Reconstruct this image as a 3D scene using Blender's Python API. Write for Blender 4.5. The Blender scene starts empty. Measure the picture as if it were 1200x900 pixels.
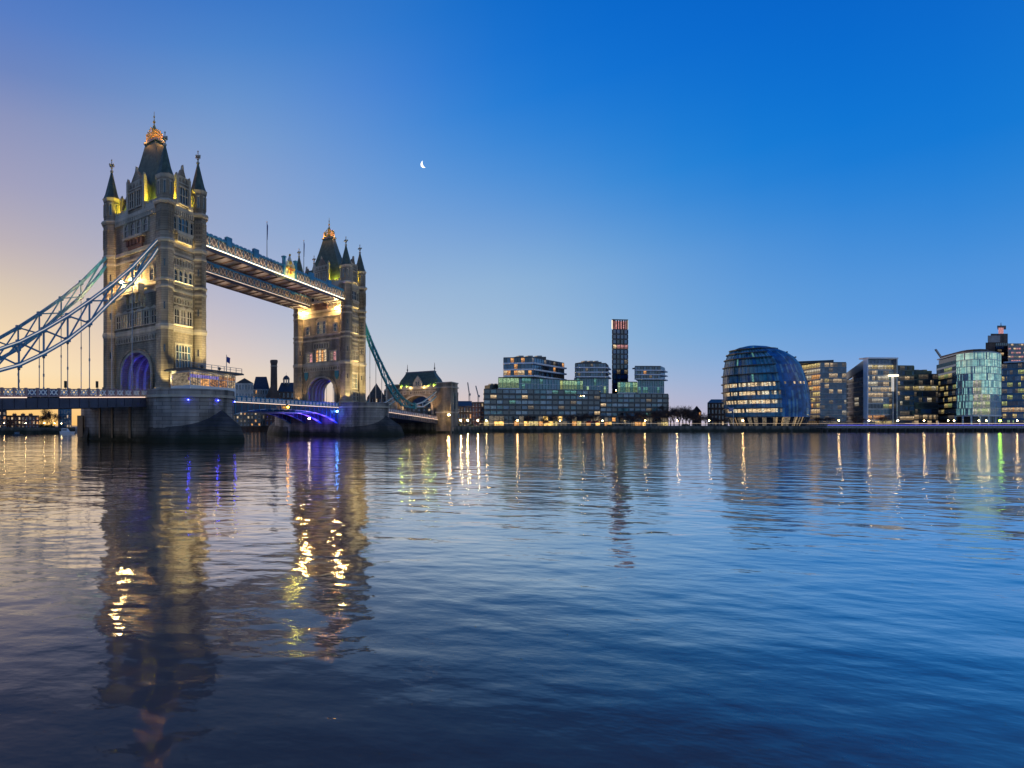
import bpy, math, random
from mathutils import Vector, Matrix
R = math.radians
random.seed(7)
sc = bpy.context.scene
COL = sc.collection

# ------------------------------------------------------------------ camera, sky, sun, exposure
PX0, PYH, FPX, EYE = 270.0, 498.5, 614.59, 3.5         # principal point, horizon, focal length (1200 x 900 frame), eye height
cam = bpy.data.cameras.new('camera')
cam.sensor_width = 36.0
cam.lens = FPX / 1200 * 36
cam.shift_x = (600 - PX0) / 1200
cam.shift_y = (PYH - 450) / 1200
cam.clip_start, cam.clip_end = 0.1, 30000
co = bpy.data.objects.new('camera', cam); COL.objects.link(co)
co.location = (0, 0, EYE); co.rotation_euler = (R(90), 0, 0)
sc.camera = co
sc.view_settings.view_transform = 'Standard'
sc.view_settings.look = 'None'
sc.view_settings.exposure = 0.0
sc.view_settings.gamma = 1.0
sc.cycles.sample_clamp_indirect = 24.0

def lin(c):
    return tuple((v / 255 / 12.92 if v / 255 <= .04045 else ((v / 255 + .055) / 1.055) ** 2.4) for v in c) + (1.0,)

W = bpy.data.worlds.new('World'); sc.world = W; W.use_nodes = True
nt = W.node_tree; nt.nodes.clear()
def N(t, **k):
    n = nt.nodes.new(t)
    for a, v in k.items(): setattr(n, a, v)
    return n
def wm(op, a, b=None):
    n = N('ShaderNodeMath', operation=op)
    for i, v in enumerate((a, b)):
        if v is None: continue
        if hasattr(v, 'links'): nt.links.new(v, n.inputs[i])
        else: n.inputs[i].default_value = v
    return n.outputs[0]
tc = N('ShaderNodeTexCoord'); nrm = N('ShaderNodeVectorMath', operation='NORMALIZE')
nt.links.new(tc.outputs['Generated'], nrm.inputs[0])
sep = N('ShaderNodeSeparateXYZ'); nt.links.new(nrm.outputs[0], sep.inputs[0])
el = wm('DIVIDE', wm('ARCSINE', sep.outputs['Z']), R(90))
GLOW = -45                                              # azimuth of the dawn glow, degrees from +Y
hx = wm('ADD', wm('MULTIPLY', sep.outputs['X'], math.sin(R(GLOW))), wm('MULTIPLY', sep.outputs['Y'], math.cos(R(GLOW))))
hl = wm('SQRT', wm('ADD', wm('ADD', wm('MULTIPLY', sep.outputs['X'], sep.outputs['X']), wm('MULTIPLY', sep.outputs['Y'], sep.outputs['Y'])), 1e-6))
dl = wm('DIVIDE', wm('ARCCOSINE', wm('MINIMUM', wm('MAXIMUM', wm('DIVIDE', hx, hl), -1.0), 1.0)), R(1))
RAMPS = [
 (21,  [(0,(252,190,96)),(2,(253,206,134)),(5,(253,226,180)),(8.3,(249,220,176)),(13.3,(222,202,176)),(17.3,(193,179,181)),(22.9,(163,160,187)),(28.1,(142,148,187)),(32.5,(105,130,190)),(36.6,(84,123,196)),(50,(25,90,178)),(90,(8,55,130))]),
 (45,  [(0,(248,204,148)),(4.5,(242,216,186)),(7.3,(224,204,196)),(12.7,(188,184,205)),(20.4,(152,170,207)),(25.1,(142,164,206)),(29.5,(122,158,206)),(34.3,(92,143,206)),(39,(52,118,202)),(55,(10,80,175)),(90,(8,55,130))]),
 (61,  [(0,(240,205,178)),(2.5,(226,206,196)),(5.2,(205,204,208)),(8.75,(176,194,215)),(17.2,(140,174,215)),(25,(105,153,215)),(31.9,(74,132,213)),(37.9,(44,119,204)),(55,(8,78,172)),(90,(8,55,130))]),
 (76,  [(0,(214,188,182)),(2.3,(205,190,198)),(3.9,(190,190,208)),(7.8,(164,190,216)),(14,(142,179,216)),(19.1,(104,154,216)),(23.9,(60,136,216)),(29,(17,118,213)),(34.8,(0,104,204)),(55,(4,76,168)),(90,(8,55,130))]),
 (90,  [(0,(186,182,206)),(1.2,(172,178,210)),(3.2,(150,176,216)),(6.5,(106,164,220)),(12.9,(82,146,217)),(17.2,(42,130,215)),(20.8,(8,121,214)),(24.7,(0,111,209)),(29.9,(0,100,203)),(48,(2,78,172)),(90,(8,55,130))]),
 (100, [(0,(176,178,210)),(2,(142,168,218)),(4.5,(105,158,224)),(7,(82,148,224)),(9.4,(70,143,220)),(13,(38,129,216)),(18,(2,114,212)),(24.9,(0,100,202)),(35,(2,84,180)),(60,(6,64,146)),(90,(8,55,130))]),
 (180, [(0,(158,188,220)),(7,(146,184,222)),(11,(200,196,196)),(16,(248,222,196)),(28,(225,205,198)),(38,(140,155,190)),(52,(50,95,170)),(90,(8,55,130))]),  # unseen sky behind the camera, bands invented to fill fronts and tint glass
]
def ramp_at(st, e):
    for (e0, c0), (e1, c1) in zip(st, st[1:]):
        if e <= e1:
            k = (e - e0) / (e1 - e0); return [p + (q - p) * k for p, q in zip(c0, c1)]
    return list(st[-1][1])
ELS = [0, 1.2, 2.5, 4, 5.5, 7.5, 9.5, 11.5, 13.5, 15.5, 18, 20.5, 23, 25.5, 28.5, 32, 36, 41, 48, 57, 72, 90]
def sky_at(d, e):                                       # smooth in both directions: a Gaussian blur over the ramps
    acc, wt = [0, 0, 0], 0
    for k in range(-6, 7):
        dd = min(180, max(18, d + k * 2.5)); w = math.exp(-(k / 3.0) ** 2)
        lo = max([r for r in RAMPS if r[0] <= dd], key=lambda r: r[0], default=RAMPS[0]); hi = min([r for r in RAMPS if r[0] >= dd], key=lambda r: r[0], default=RAMPS[-1])
        t = 0 if hi[0] == lo[0] else (dd - lo[0]) / (hi[0] - lo[0])
        a_, b_ = ramp_at(lo[1], e), ramp_at(hi[1], e)
        for i in range(3): acc[i] += w * (a_[i] + (b_[i] - a_[i]) * t)
        wt += w
    return [v / wt for v in acc]
DS = [18 + 4.5 * i for i in range(21)] + [116, 124, 134, 148, 164, 180]
prev = None
for i, d in enumerate(DS):
    r = N('ShaderNodeValToRGB'); cr = r.color_ramp
    cr.elements[0].position = 0; cr.elements[0].color = lin(sky_at(d, 0)); cr.elements[1].position = 1; cr.elements[1].color = lin(sky_at(d, 90))
    for e in ELS[1:-1]: cr.elements.new(e / 90).color = lin(sky_at(d, e))
    nt.links.new(el, r.inputs[0])
    if prev is None: prev = r.outputs[0]
    else:
        mr = N('ShaderNodeMapRange'); mr.inputs[1].default_value = DS[i - 1]; mr.inputs[2].default_value = d
        nt.links.new(dl, mr.inputs[0])
        mx = N('ShaderNodeMix', data_type='RGBA')
        nt.links.new(mr.outputs[0], mx.inputs[0]); nt.links.new(prev, mx.inputs[6]); nt.links.new(r.outputs[0], mx.inputs[7])
        prev = mx.outputs[2]
bg = N('ShaderNodeBackground'); bg.inputs[1].default_value = 1.0
nt.links.new(prev, bg.inputs[0])
sky = N('ShaderNodeTexSky', sky_type='NISHITA', sun_disc=False)
sky.sun_elevation = R(2); sky.sun_rotation = R(GLOW)
bg2 = N('ShaderNodeBackground'); bg2.inputs[1].default_value = 0.004
nt.links.new(sky.outputs[0], bg2.inputs[0])
ad = N('ShaderNodeAddShader'); nt.links.new(bg.outputs[0], ad.inputs[0]); nt.links.new(bg2.outputs[0], ad.inputs[1])
wo = N('ShaderNodeOutputWorld'); nt.links.new(ad.outputs[0], wo.inputs[0])

sl = bpy.data.lights.new('sun', 'SUN'); sl.energy = 0.5; sl.angle = R(10); sl.color = (1, .72, .45)
so = bpy.data.objects.new('sun', sl); COL.objects.link(so)
sd = Vector((math.sin(R(GLOW)) * math.cos(R(2)), math.cos(R(GLOW)) * math.cos(R(2)), math.sin(R(2))))
so.rotation_euler = (-sd).to_track_quat('-Z', 'Y').to_euler()

# ------------------------------------------------------------------ materials
MATS = {}
def newmat(name):
    m = bpy.data.materials.new(name); m.use_nodes = True
    t = m.node_tree; p = t.nodes['Principled BSDF']
    MATS[name] = m
    return m, t, p
def noise_col(t, p, c1, c2, scale, rough=None, bump=0, vec=(1, 1, 1), detail=5):
    tcn = t.nodes.new('ShaderNodeTexCoord'); mp = t.nodes.new('ShaderNodeMapping'); mp.inputs['Scale'].default_value = vec
    t.links.new(tcn.outputs['Object'], mp.inputs[0])
    n = t.nodes.new('ShaderNodeTexNoise'); n.inputs['Scale'].default_value = scale; n.inputs['Detail'].default_value = detail
    t.links.new(mp.outputs[0], n.inputs['Vector'])
    r = t.nodes.new('ShaderNodeValToRGB')
    r.color_ramp.elements[0].position = .3; r.color_ramp.elements[1].position = .7
    r.color_ramp.elements[0].color = (*c1, 1); r.color_ramp.elements[1].color = (*c2, 1)
    t.links.new(n.outputs['Fac'], r.inputs[0]); t.links.new(r.outputs[0], p.inputs['Base Color'])
    if bump:
        b = t.nodes.new('ShaderNodeBump'); b.inputs['Strength'].default_value = bump; b.inputs['Distance'].default_value = .1
        t.links.new(n.outputs['Fac'], b.inputs['Height']); t.links.new(b.outputs[0], p.inputs['Normal'])
    return r.outputs[0]
def plain(name, c, rough=.6, metal=0.0, vary=.25, scale=.6, ior=1.5):
    m, t, p = newmat(name)
    p.inputs['Roughness'].default_value = rough; p.inputs['Metallic'].default_value = metal; p.inputs['IOR'].default_value = ior
    noise_col(t, p, tuple(v * (1 - vary) for v in c), tuple(v * (1 + vary) for v in c), scale)
    return m
def stone(name, c1, c2, mort, bw=1.2, bh=.5, dirt=.5, bump=.6, algae=False):
    m, t, p = newmat(name); L = t.links.new
    p.inputs['Roughness'].default_value = .85
    tcn = t.nodes.new('ShaderNodeTexCoord'); s = t.nodes.new('ShaderNodeSeparateXYZ'); L(tcn.outputs['Object'], s.inputs[0])
    a = t.nodes.new('ShaderNodeMath'); L(s.outputs[0], a.inputs[0]); L(s.outputs[1], a.inputs[1])
    cb = t.nodes.new('ShaderNodeCombineXYZ'); L(a.outputs[0], cb.inputs[0]); L(s.outputs[2], cb.inputs[1])
    br = t.nodes.new('ShaderNodeTexBrick'); L(cb.outputs[0], br.inputs[0])
    br.inputs['Scale'].default_value = 1; br.inputs['Brick Width'].default_value = bw; br.inputs['Row Height'].default_value = bh
    br.inputs['Mortar Size'].default_value = .03; br.inputs['Bias'].default_value = -.1
    br.inputs['Color1'].default_value = (*c1, 1); br.inputs['Color2'].default_value = (*c2, 1); br.inputs['Mortar'].default_value = (*mort, 1)
    n1 = t.nodes.new('ShaderNodeTexNoise'); n1.inputs['Scale'].default_value = .22; n1.inputs['Detail'].default_value = 8
    mp = t.nodes.new('ShaderNodeMapping'); mp.inputs['Scale'].default_value = (1.6, 1.6, .35); L(tcn.outputs['Object'], mp.inputs[0]); L(mp.outputs[0], n1.inputs[0])
    r = t.nodes.new('ShaderNodeMapRange'); r.inputs[1].default_value = .35; r.inputs[2].default_value = .7; r.inputs[3].default_value = 1 - dirt; r.inputs[4].default_value = 1.15
    L(n1.outputs['Fac'], r.inputs[0])
    mx = t.nodes.new('ShaderNodeMix'); mx.data_type = 'RGBA'; mx.blend_type = 'MULTIPLY'; mx.inputs[0].default_value = 1
    L(br.outputs[0], mx.inputs[6]); L(r.outputs[0], mx.inputs[7]); out = mx.outputs[2]
    if algae:                                            # weed and tide stain just above the water
        zr = t.nodes.new('ShaderNodeMapRange'); zr.inputs[1].default_value = 1.0; zr.inputs[2].default_value = 2.5; L(s.outputs[2], zr.inputs[0])
        ns = t.nodes.new('ShaderNodeMath'); ns.operation = 'MULTIPLY_ADD'; ns.inputs[1].default_value = 1.6; ns.inputs[2].default_value = -.8; L(n1.outputs['Fac'], ns.inputs[0])
        sm = t.nodes.new('ShaderNodeMath'); sm.use_clamp = True; L(zr.outputs[0], sm.inputs[0]); L(ns.outputs[0], sm.inputs[1])
        m2 = t.nodes.new('ShaderNodeMix'); m2.data_type = 'RGBA'; m2.inputs[6].default_value = (.018, .024, .012, 1)
        L(sm.outputs[0], m2.inputs[0]); L(out, m2.inputs[7]); out = m2.outputs[2]
    L(out, p.inputs['Base Color'])
    b = t.nodes.new('ShaderNodeBump'); b.inputs['Strength'].default_value = bump; b.inputs['Distance'].default_value = .08
    inv = t.nodes.new('ShaderNodeMath'); inv.operation = 'SUBTRACT'; L(n1.outputs['Fac'], inv.inputs[0]); L(br.outputs['Fac'], inv.inputs[1])
    L(inv.outputs[0], b.inputs['Height']); L(b.outputs[0], p.inputs['Normal'])
    return m
def glass(name, c, rough=.08, ior=1.9):
    m, t, p = newmat(name)
    p.inputs['Roughness'].default_value = rough; p.inputs['IOR'].default_value = ior
    noise_col(t, p, tuple(v * .45 for v in c), tuple(v * 1.6 for v in c), .35)
    return m
def lit(name, c, strength, scale=1.3, lo=.25, base=(.05, .05, .05)):
    """A window with the lights on behind it: brighter and darker patches of the room show through."""
    m, t, p = newmat(name); L = t.links.new
    p.inputs['Base Color'].default_value = (*base, 1); p.inputs['Roughness'].default_value = .15
    tcn = t.nodes.new('ShaderNodeTexCoord'); n = t.nodes.new('ShaderNodeTexNoise'); n.inputs['Scale'].default_value = scale; n.inputs['Detail'].default_value = 3
    mp = t.nodes.new('ShaderNodeMapping'); mp.inputs['Scale'].default_value = (1, 1, 2.2); L(tcn.outputs['Object'], mp.inputs[0]); L(mp.outputs[0], n.inputs[0])
    r = t.nodes.new('ShaderNodeMapRange'); r.inputs[1].default_value = .38; r.inputs[2].default_value = .66; r.inputs[3].default_value = lo * strength; r.inputs[4].default_value = strength * 1.25
    L(n.outputs['Fac'], r.inputs[0]); L(r.outputs[0], p.inputs['Emission Strength'])
    p.inputs['Emission Color'].default_value = (*c, 1)
    return m
LOWER = {}
_lit = lit
def lit(name, c, strength, scale=1.3, lo=.25, base=(.05, .05, .05)):
    base = base if isinstance(base, tuple) else (.05, .05, .05)
    _lit(name, c, strength, scale, lo, base); _lit(name + '_low', (c[0], c[1] * .92, c[2] * .8), strength * .5, scale * 1.6, .08, base); LOWER[name] = name + '_low'
def emit(name, c, s):
    m, t, p = newmat(name)
    p.inputs['Base Color'].default_value = (.6, .6, .6, 1); p.inputs['Emission Color'].default_value = (*c, 1); p.inputs['Emission Strength'].default_value = s
    return m

stone('tower_stone', (.37, .29, .195), (.47, .37, .255), (.20, .155, .11), 1.1, .5, .65)
stone('trim_stone', (.54, .45, .33), (.58, .49, .36), (.36, .30, .22), 2.0, .6, .35, .3)
stone('pier_stone', (.31, .265, .22), (.43, .37, .31), (.13, .11, .095), 1.9, .75, .65, 1.0, True)
stone('cutwater_stone', (.085, .075, .065), (.12, .105, .09), (.04, .036, .03), 1.9, .75, .6, .9, True)  # cutwater colour, much darker than the pier above
stone('wall_stone', (.17, .16, .13), (.23, .21, .18), (.08, .08, .07), 1.9, .6, .6, .8, True)
stone('red_brick', (.24, .10, .07), (.30, .13, .09), (.16, .11, .09), .45, .15, .4, .3)
stone('brown_brick', (.14, .095, .075), (.18, .12, .09), (.10, .08, .07), .45, .15, .5, .3)
stone('yellow_brick', (.30, .24, .16), (.36, .29, .19), (.20, .17, .13), .45, .15, .5, .3)
stone('pale_stone', (.52, .49, .44), (.58, .54, .48), (.40, .38, .34), 1.4, .6, .3, .3)
plain('slate', (.060, .085, .055), .55, 0, .4, 1.2)
plain('dark_slate', (.035, .04, .05), .55, 0, .4, 1.0)
plain('gold', (.75, .45, .10), .35, .6, .2, 2)
plain('lead', (.12, .13, .15), .5, .4, .25, 1)
plain('bridge_blue', (.035, .19, .33), .42, 0, .25, .8)
plain('bridge_pale', (.50, .58, .62), .42, 0, .15, .8)
plain('cream_iron', (.62, .50, .36), .45, 0, .15, .8)
plain('brown_panel', (.20, .15, .12), .6, 0, .2, .8)
plain('mauve_iron', (.30, .20, .20), .5, 0, .15, .8)
plain('bridge_teal', (.02, .26, .25), .42, 0, .25, .8)
plain('girder_blue', (.035, .042, .075), .5, 0, .3, .5)
plain('dark_metal', (.03, .035, .04), .45, .3, .3, 1)
plain('grey_metal', (.25, .27, .29), .4, .5, .2, .6)
plain('white_paint', (.72, .72, .70), .45, 0, .06, .5)
plain('concrete', (.30, .29, .28), .8, 0, .2, .3)
plain('pale_slab', (.74, .74, .75), .6, 0, .1, .3)
plain('dark_panel', (.035, .045, .055), .35, .2, .3, .5)
plain('blue_panel', (.045, .11, .17), .3, .3, .3, .5)
plain('asphalt', (.05, .05, .05), .85, 0, .2, .5)
plain('paving', (.16, .15, .14), .8, 0, .25, .2)
plain('bark', (.07, .05, .04), .9, 0, .3, 2)
plain('twig', (.085, .055, .045), .9, 0, .35, 2)
plain('leaf', (.03, .045, .018), .8, 0, .5, .8)
plain('red_cloth', (.35, .03, .03), .8, 0, .2, 2)
plain('flag_blue', (.03, .05, .25), .8, 0, .2, 2)
plain('teal_paint', (.01, .16, .20), .4, 0, .2, 2)
plain('backing_navy', (.03, .05, .16), .5, 0, .2, 2)
glass('glass_dark', (.010, .016, .024))
glass('glass_blue', (.030, .095, .16), .1, 2.0)
glass('glass_navy', (.012, .075, .18), .12, 2.0)
glass('glass_teal', (.045, .16, .18), .1, 1.9)
glass('glass_lens', (.018, .12, .30), .25, 1.36)
glass('glass_hall', (.10, .26, .36), .15, 1.45)
glass('glass_sky', (.10, .19, .25), .1, 2.3)
glass('glass_pale', (.10, .17, .19), .15, 1.8)
lit('lit_warm', (1, .72, .40), 1.0)
lit('lit_yellow', (1, .76, .28), .95)
lit('lit_white', (1, .88, .62), 1.0)
lit('lit_orange', (1, .45, .12), 1.1)
lit('lit_pink', (1, .42, .40), .75)
lit('lit_soft', (1, .88, .66), .58, 1.3, .5)
lit('lit_dim', (1, .78, .50), .20)
lit('lit_green', (.62, .95, .50), .55)
lit('lit_teal', (.30, .85, .75), .38)
lit('drum_a', (.42, .88, .76), .68, .35, .6)
lit('drum_b', (.60, .92, .72), .85, .35, .6)
lit('drum_c', (.28, .68, .68), .40, .35, .6)
lit('lit_yellowgreen', (.85, .95, .30), .7)
lit('lit_shop', (1, .60, .16), 2.0, .4)
emit('led_warm', (1, .68, .46), 1.5)
emit('led_walk', (1, .80, .50), 1.5)
emit('led_faint', (1, .72, .5), .35)
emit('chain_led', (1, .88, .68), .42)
emit('led_white', (.9, .92, 1), 2.5)
emit('led_purple', (.10, .05, 1), .9)
emit('led_rail', (1, .66, .26), .55)
emit('lamp_warm', (1, .66, .27), 95)
emit('lamp_white', (1, .80, .50), 40)
emit('lamp_hot', (1, .68, .25), 480)
emit('lamp_blue', (.03, .04, 1), 60)
emit('lamp_cyan', (.10, .35, 1), 40)
emit('lamp_green', (.45, 1, .05), 25)
emit('lamp_amber', (1, .42, .03), 25)
emit('lamp_red', (1, .05, .03), 12)
emit('sign_glow', (.14, .02, .55), .5)
emit('sign_bright', (1, .82, .5), 3)
emit('moon_glow', (1, .97, .9), 1.6)

def water_mat():
    m, t, p = newmat('river_water'); L = t.links.new
    p.inputs['Base Color'].default_value = (.012, .017, .030, 1); p.inputs['Roughness'].default_value = .035; p.inputs['IOR'].default_value = 1.48
    tcn = t.nodes.new('ShaderNodeTexCoord')
    def ns(scale, vec, rot, det, dist=0):
        mp = t.nodes.new('ShaderNodeMapping'); mp.inputs['Scale'].default_value = vec; mp.inputs['Rotation'].default_value = (0, 0, R(rot)); L(tcn.outputs['Object'], mp.inputs[0])
        n = t.nodes.new('ShaderNodeTexNoise'); n.inputs['Scale'].default_value = scale; n.inputs['Detail'].default_value = det; n.inputs['Roughness'].default_value = .5; n.inputs['Distortion'].default_value = dist
        L(mp.outputs[0], n.inputs[0]); return n.outputs['Fac']
    def mul(a, k):
        n = t.nodes.new('ShaderNodeMath'); n.operation = 'MULTIPLY'; L(a, n.inputs[0])
        if hasattr(k, 'links'): L(k, n.inputs[1])
        else: n.inputs[1].default_value = k
        return n.outputs[0]
    def add(a, b):
        n = t.nodes.new('ShaderNodeMath'); L(a, n.inputs[0]); L(b, n.inputs[1]); return n.outputs[0]
    big = ns(.12, (.7, 1, 1), 12, 2); mid = ns(.72, (.6, 1, 1), -6, 2); fine = ns(2.3, (.6, 1, 1), 14, 3)
    patch = ns(.018, (.45, 1, 1), 5, 3)
    pr = t.nodes.new('ShaderNodeMapRange'); pr.inputs[1].default_value = .35; pr.inputs[2].default_value = .65; pr.inputs[3].default_value = .55; pr.inputs[4].default_value = 1.2; L(patch, pr.inputs[0])
    hgt = add(mul(big, .15), add(mul(mul(mid, .088), pr.outputs[0]), mul(mul(fine, .021), pr.outputs[0])))
    b = t.nodes.new('ShaderNodeBump'); b.inputs['Strength'].default_value = 1; b.inputs['Distance'].default_value = 1.0
    L(hgt, b.inputs['Height'])
    # silty water below, mirror of the sky above: reflection grows towards grazing view
    lw = t.nodes.new('ShaderNodeLayerWeight'); lw.inputs['Blend'].default_value = .5; L(b.outputs[0], lw.inputs['Normal'])
    r = t.nodes.new('ShaderNodeValToRGB'); cr = r.color_ramp
    cr.elements[0].position = 0; cr.elements[0].color = (.02, .02, .02, 1); cr.elements[1].position = 1; cr.elements[1].color = (1, 1, 1, 1)
    for p_, v in ((.45, .022), (.56, .07), (.69, .33), (.8, .76), (.88, .94)): cr.elements.new(p_).color = (v, v, v, 1)
    L(lw.outputs['Facing'], r.inputs[0])
    df = t.nodes.new('ShaderNodeBsdfDiffuse'); df.inputs[0].default_value = (.105, .088, .082, 1)
    gl = t.nodes.new('ShaderNodeBsdfGlossy'); gl.inputs['Roughness'].default_value = .075; gl.inputs[0].default_value = (.98, .945, .91, 1); L(b.outputs[0], gl.inputs['Normal'])
    ms = t.nodes.new('ShaderNodeMixShader'); L(r.outputs[0], ms.inputs[0]); L(df.outputs[0], ms.inputs[1]); L(gl.outputs[0], ms.inputs[2])
    L(ms.outputs[0], t.nodes['Material Output'].inputs[0])
water_mat()

# ------------------------------------------------------------------ mesh helpers
class MB:
    def __init__(self): self.v = []; self.f = []; self.m = []; self.mats = []
    def mi(self, m):
        if m not in self.mats: self.mats.append(m)
        return self.mats.index(m)
    def add(self, vs, fs, m):
        o = len(self.v); k = self.mi(m); self.v += [tuple(p) for p in vs]
        for f in fs: self.f.append([o + i for i in f]); self.m.append(k)
    def poly(self, pts, m): self.add(pts, [list(range(len(pts)))], m)
    def hexa(self, p, m):   # 8 corner points: bottom ring then top ring
        self.add(p, [(3, 2, 1, 0), (4, 5, 6, 7), (0, 1, 5, 4), (1, 2, 6, 5), (2, 3, 7, 6), (3, 0, 4, 7)], m)
    def box(self, x0, x1, y0, y1, z0, z1, m):
        self.hexa([(x0, y0, z0), (x1, y0, z0), (x1, y1, z0), (x0, y1, z0), (x0, y0, z1), (x1, y0, z1), (x1, y1, z1), (x0, y1, z1)], m)
    def fbox(self, F, s0, s1, z0, z1, d0, d1, m):
        q = lambda s, z, d: (F[0][0] + F[1][0] * s + F[2][0] * d, F[0][1] + F[1][1] * s + F[2][1] * d, z)
        self.hexa([q(s0, z0, d1), q(s1, z0, d1), q(s1, z0, d0), q(s0, z0, d0), q(s0, z1, d1), q(s1, z1, d1), q(s1, z1, d0), q(s0, z1, d0)], m)
    def fpoly(self, F, pts, d0, d1, m):  # extruded outline in the plane of a face; pts (s, z)
        q = lambda s, z, d: (F[0][0] + F[1][0] * s + F[2][0] * d, F[0][1] + F[1][1] * s + F[2][1] * d, z)
        n = len(pts); vs = [q(s, z, d1) for s, z in pts] + [q(s, z, d0) for s, z in pts]
        self.add(vs, [list(range(n)), list(range(2 * n - 1, n - 1, -1))] + [(i, n + i, n + (i + 1) % n, (i + 1) % n) for i in range(n)], m)
    def prism(self, pl, z0, z1, m, top=None, cap=True):
        n = len(pl); tp = top or pl; zz = (lambda i: z1[i]) if isinstance(z1, (list, tuple)) else (lambda i: z1)
        vs = [(x, y, z0) for x, y in pl] + [(x, y, zz(i)) for i, (x, y) in enumerate(tp)]
        fs = [(i, (i + 1) % n, n + (i + 1) % n, n + i) for i in range(n)]
        if cap: fs += [list(range(n - 1, -1, -1)), list(range(n, 2 * n))]
        self.add(vs, fs, m)
    def cyl(self, x, y, z0, z1, r0, r1, n, m, ph=0):
        ring = lambda r: [(x + r * math.cos(ph + 2 * math.pi * i / n), y + r * math.sin(ph + 2 * math.pi * i / n)) for i in range(n)]
        self.prism(ring(r0), z0, z1, m, ring(max(r1, 1e-3)))
    def beam(self, a, b, w, h, m):
        a, b = Vector(a), Vector(b); d = (b - a)
        if d.length < 1e-6: return
        d.normalize(); s = d.cross(Vector((0, 0, 1)))
        if s.length < 1e-3: s = Vector((1, 0, 0))
        s.normalize(); u = s.cross(d); s *= w / 2; u *= h / 2
        self.hexa([a - s - u, a + s - u, b + s - u, b - s - u, a - s + u, a + s + u, b + s + u, b - s + u], m)
    def chain(self, pts, w, h, m):
        for a, b in zip(pts, pts[1:]): self.beam(a, b, w, h, m)
    def ball(self, c, r, m, n=10, k=6):
        vs = [(c[0], c[1], c[2] - r)]
        for j in range(1, k):
            t = -math.pi / 2 + math.pi * j / k
            vs += [(c[0] + r * math.cos(t) * math.cos(2 * math.pi * i / n), c[1] + r * math.cos(t) * math.sin(2 * math.pi * i / n), c[2] + r * math.sin(t)) for i in range(n)]
        vs.append((c[0], c[1], c[2] + r)); e = len(vs) - 1; fs = []
        for i in range(n):
            fs.append((0, 1 + (i + 1) % n, 1 + i)); fs.append((e, e - n + i, e - n + (i + 1) % n))
            for j in range(k - 2):
                o = 1 + j * n; fs.append((o + i, o + (i + 1) % n, o + n + (i + 1) % n, o + n + i))
        self.add(vs, fs, m)
    def arch_wall(self, y0, y1, z0, z1, hw, zs, zt, x0, x1, m, n=12):
        """A wall across x0..x1 with an arched tunnel of half width hw, springing zs, crown zt."""
        self.box(x0, x1, y0, -hw, z0, z1, m); self.box(x0, x1, hw, y1, z0, z1, m)
        p = [(-hw * math.cos(math.pi * i / n), zs + (zt - zs) * math.sin(math.pi * i / n) ** .85) for i in range(n + 1)]
        for (a, za), (b, zb) in zip(p, p[1:]):
            self.hexa([(x0, a, za), (x1, a, za), (x1, b, zb), (x0, b, zb), (x0, a, z1), (x1, a, z1), (x1, b, z1), (x0, b, z1)], m)
    def arch_ring(self, hw, zs, zt, th, x0, x1, m, n=12, z0=None):
        P = lambda o: [(-(hw + o) * math.cos(math.pi * i / n), zs + (zt + o - zs) * math.sin(math.pi * i / n) ** .85) for i in range(n + 1)]
        i_, o_ = P(0), P(th)
        for j in range(n):
            (a, za), (b, zb), (c, zc), (d, zd) = i_[j], i_[j + 1], o_[j + 1], o_[j]
            self.hexa([(x0, a, za), (x1, a, za), (x1, b, zb), (x0, b, zb), (x0, d, zd), (x1, d, zd), (x1, c, zc), (x0, c, zc)], m)
        if z0 is not None:
            self.box(x0, x1, -hw - th, -hw, z0, zs, m); self.box(x0, x1, hw, hw + th, z0, zs, m)
    def build(self, name, parent=None, origin=(0, 0, 0), **k):
        me = bpy.data.meshes.new(name)
        ox, oy, oz = origin
        me.from_pydata([(x - ox, y - oy, z - oz) for x, y, z in self.v], [], self.f)
        for m in self.mats: me.materials.append(MATS[m])
        me.polygons.foreach_set('material_index', self.m)
        me.update()
        o = bpy.data.objects.new(name, me); COL.objects.link(o)
        if parent is not None: o.parent = parent
        for a, v in k.items(): o[a] = v
        return o

def tag(o, label, cat, group=None):
    o['label'] = label; o['category'] = cat
    if group: o['group'] = group
    return o
def thing(name, label, cat, loc=(0, 0, 0), rz=0, group=None):
    o = bpy.data.objects.new(name, None); o.empty_display_size = .5; COL.objects.link(o)
    o.location = loc; o.rotation_euler = (0, 0, rz)
    return tag(o, label, cat, group)
def copy_tree(o, parent=None):
    c = o.copy(); COL.objects.link(c)
    if parent is not None: c.parent = parent
    for ch in list(o.children): copy_tree(ch, c)
    return c
def lamp(name, parent, loc, col, e, r=.25, kind='POINT', aim=None, spot=None):
    l = bpy.data.lights.new(name, kind); l.energy = e; l.color = col
    if kind == 'AREA':
        l.shape = 'RECTANGLE'; l.size, l.size_y = r
    else: l.shadow_soft_size = r
    if spot: l.spot_size = R(spot); l.spot_blend = .6
    o = bpy.data.objects.new(name, l); COL.objects.link(o); o.parent = parent; o.location = loc
    if aim is not None: o.rotation_euler = (Vector(aim) - Vector(loc)).to_track_quat('-Z', 'Y').to_euler()
    return o

def Xp(px, Y): return ((px - PX0) / FPX * Y, Y)
def Zp(py, Y): return EYE + (PYH - py) * Y / FPX

# ------------------------------------------------------------------ the setting: water and land
mb = MB(); mb.poly([(-9000, -1500, 0), (9000, -1500, 0), (9000, 16000, 0), (-9000, 16000, 0)], 'river_water')
mb.build('river_water', kind='structure')

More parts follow.
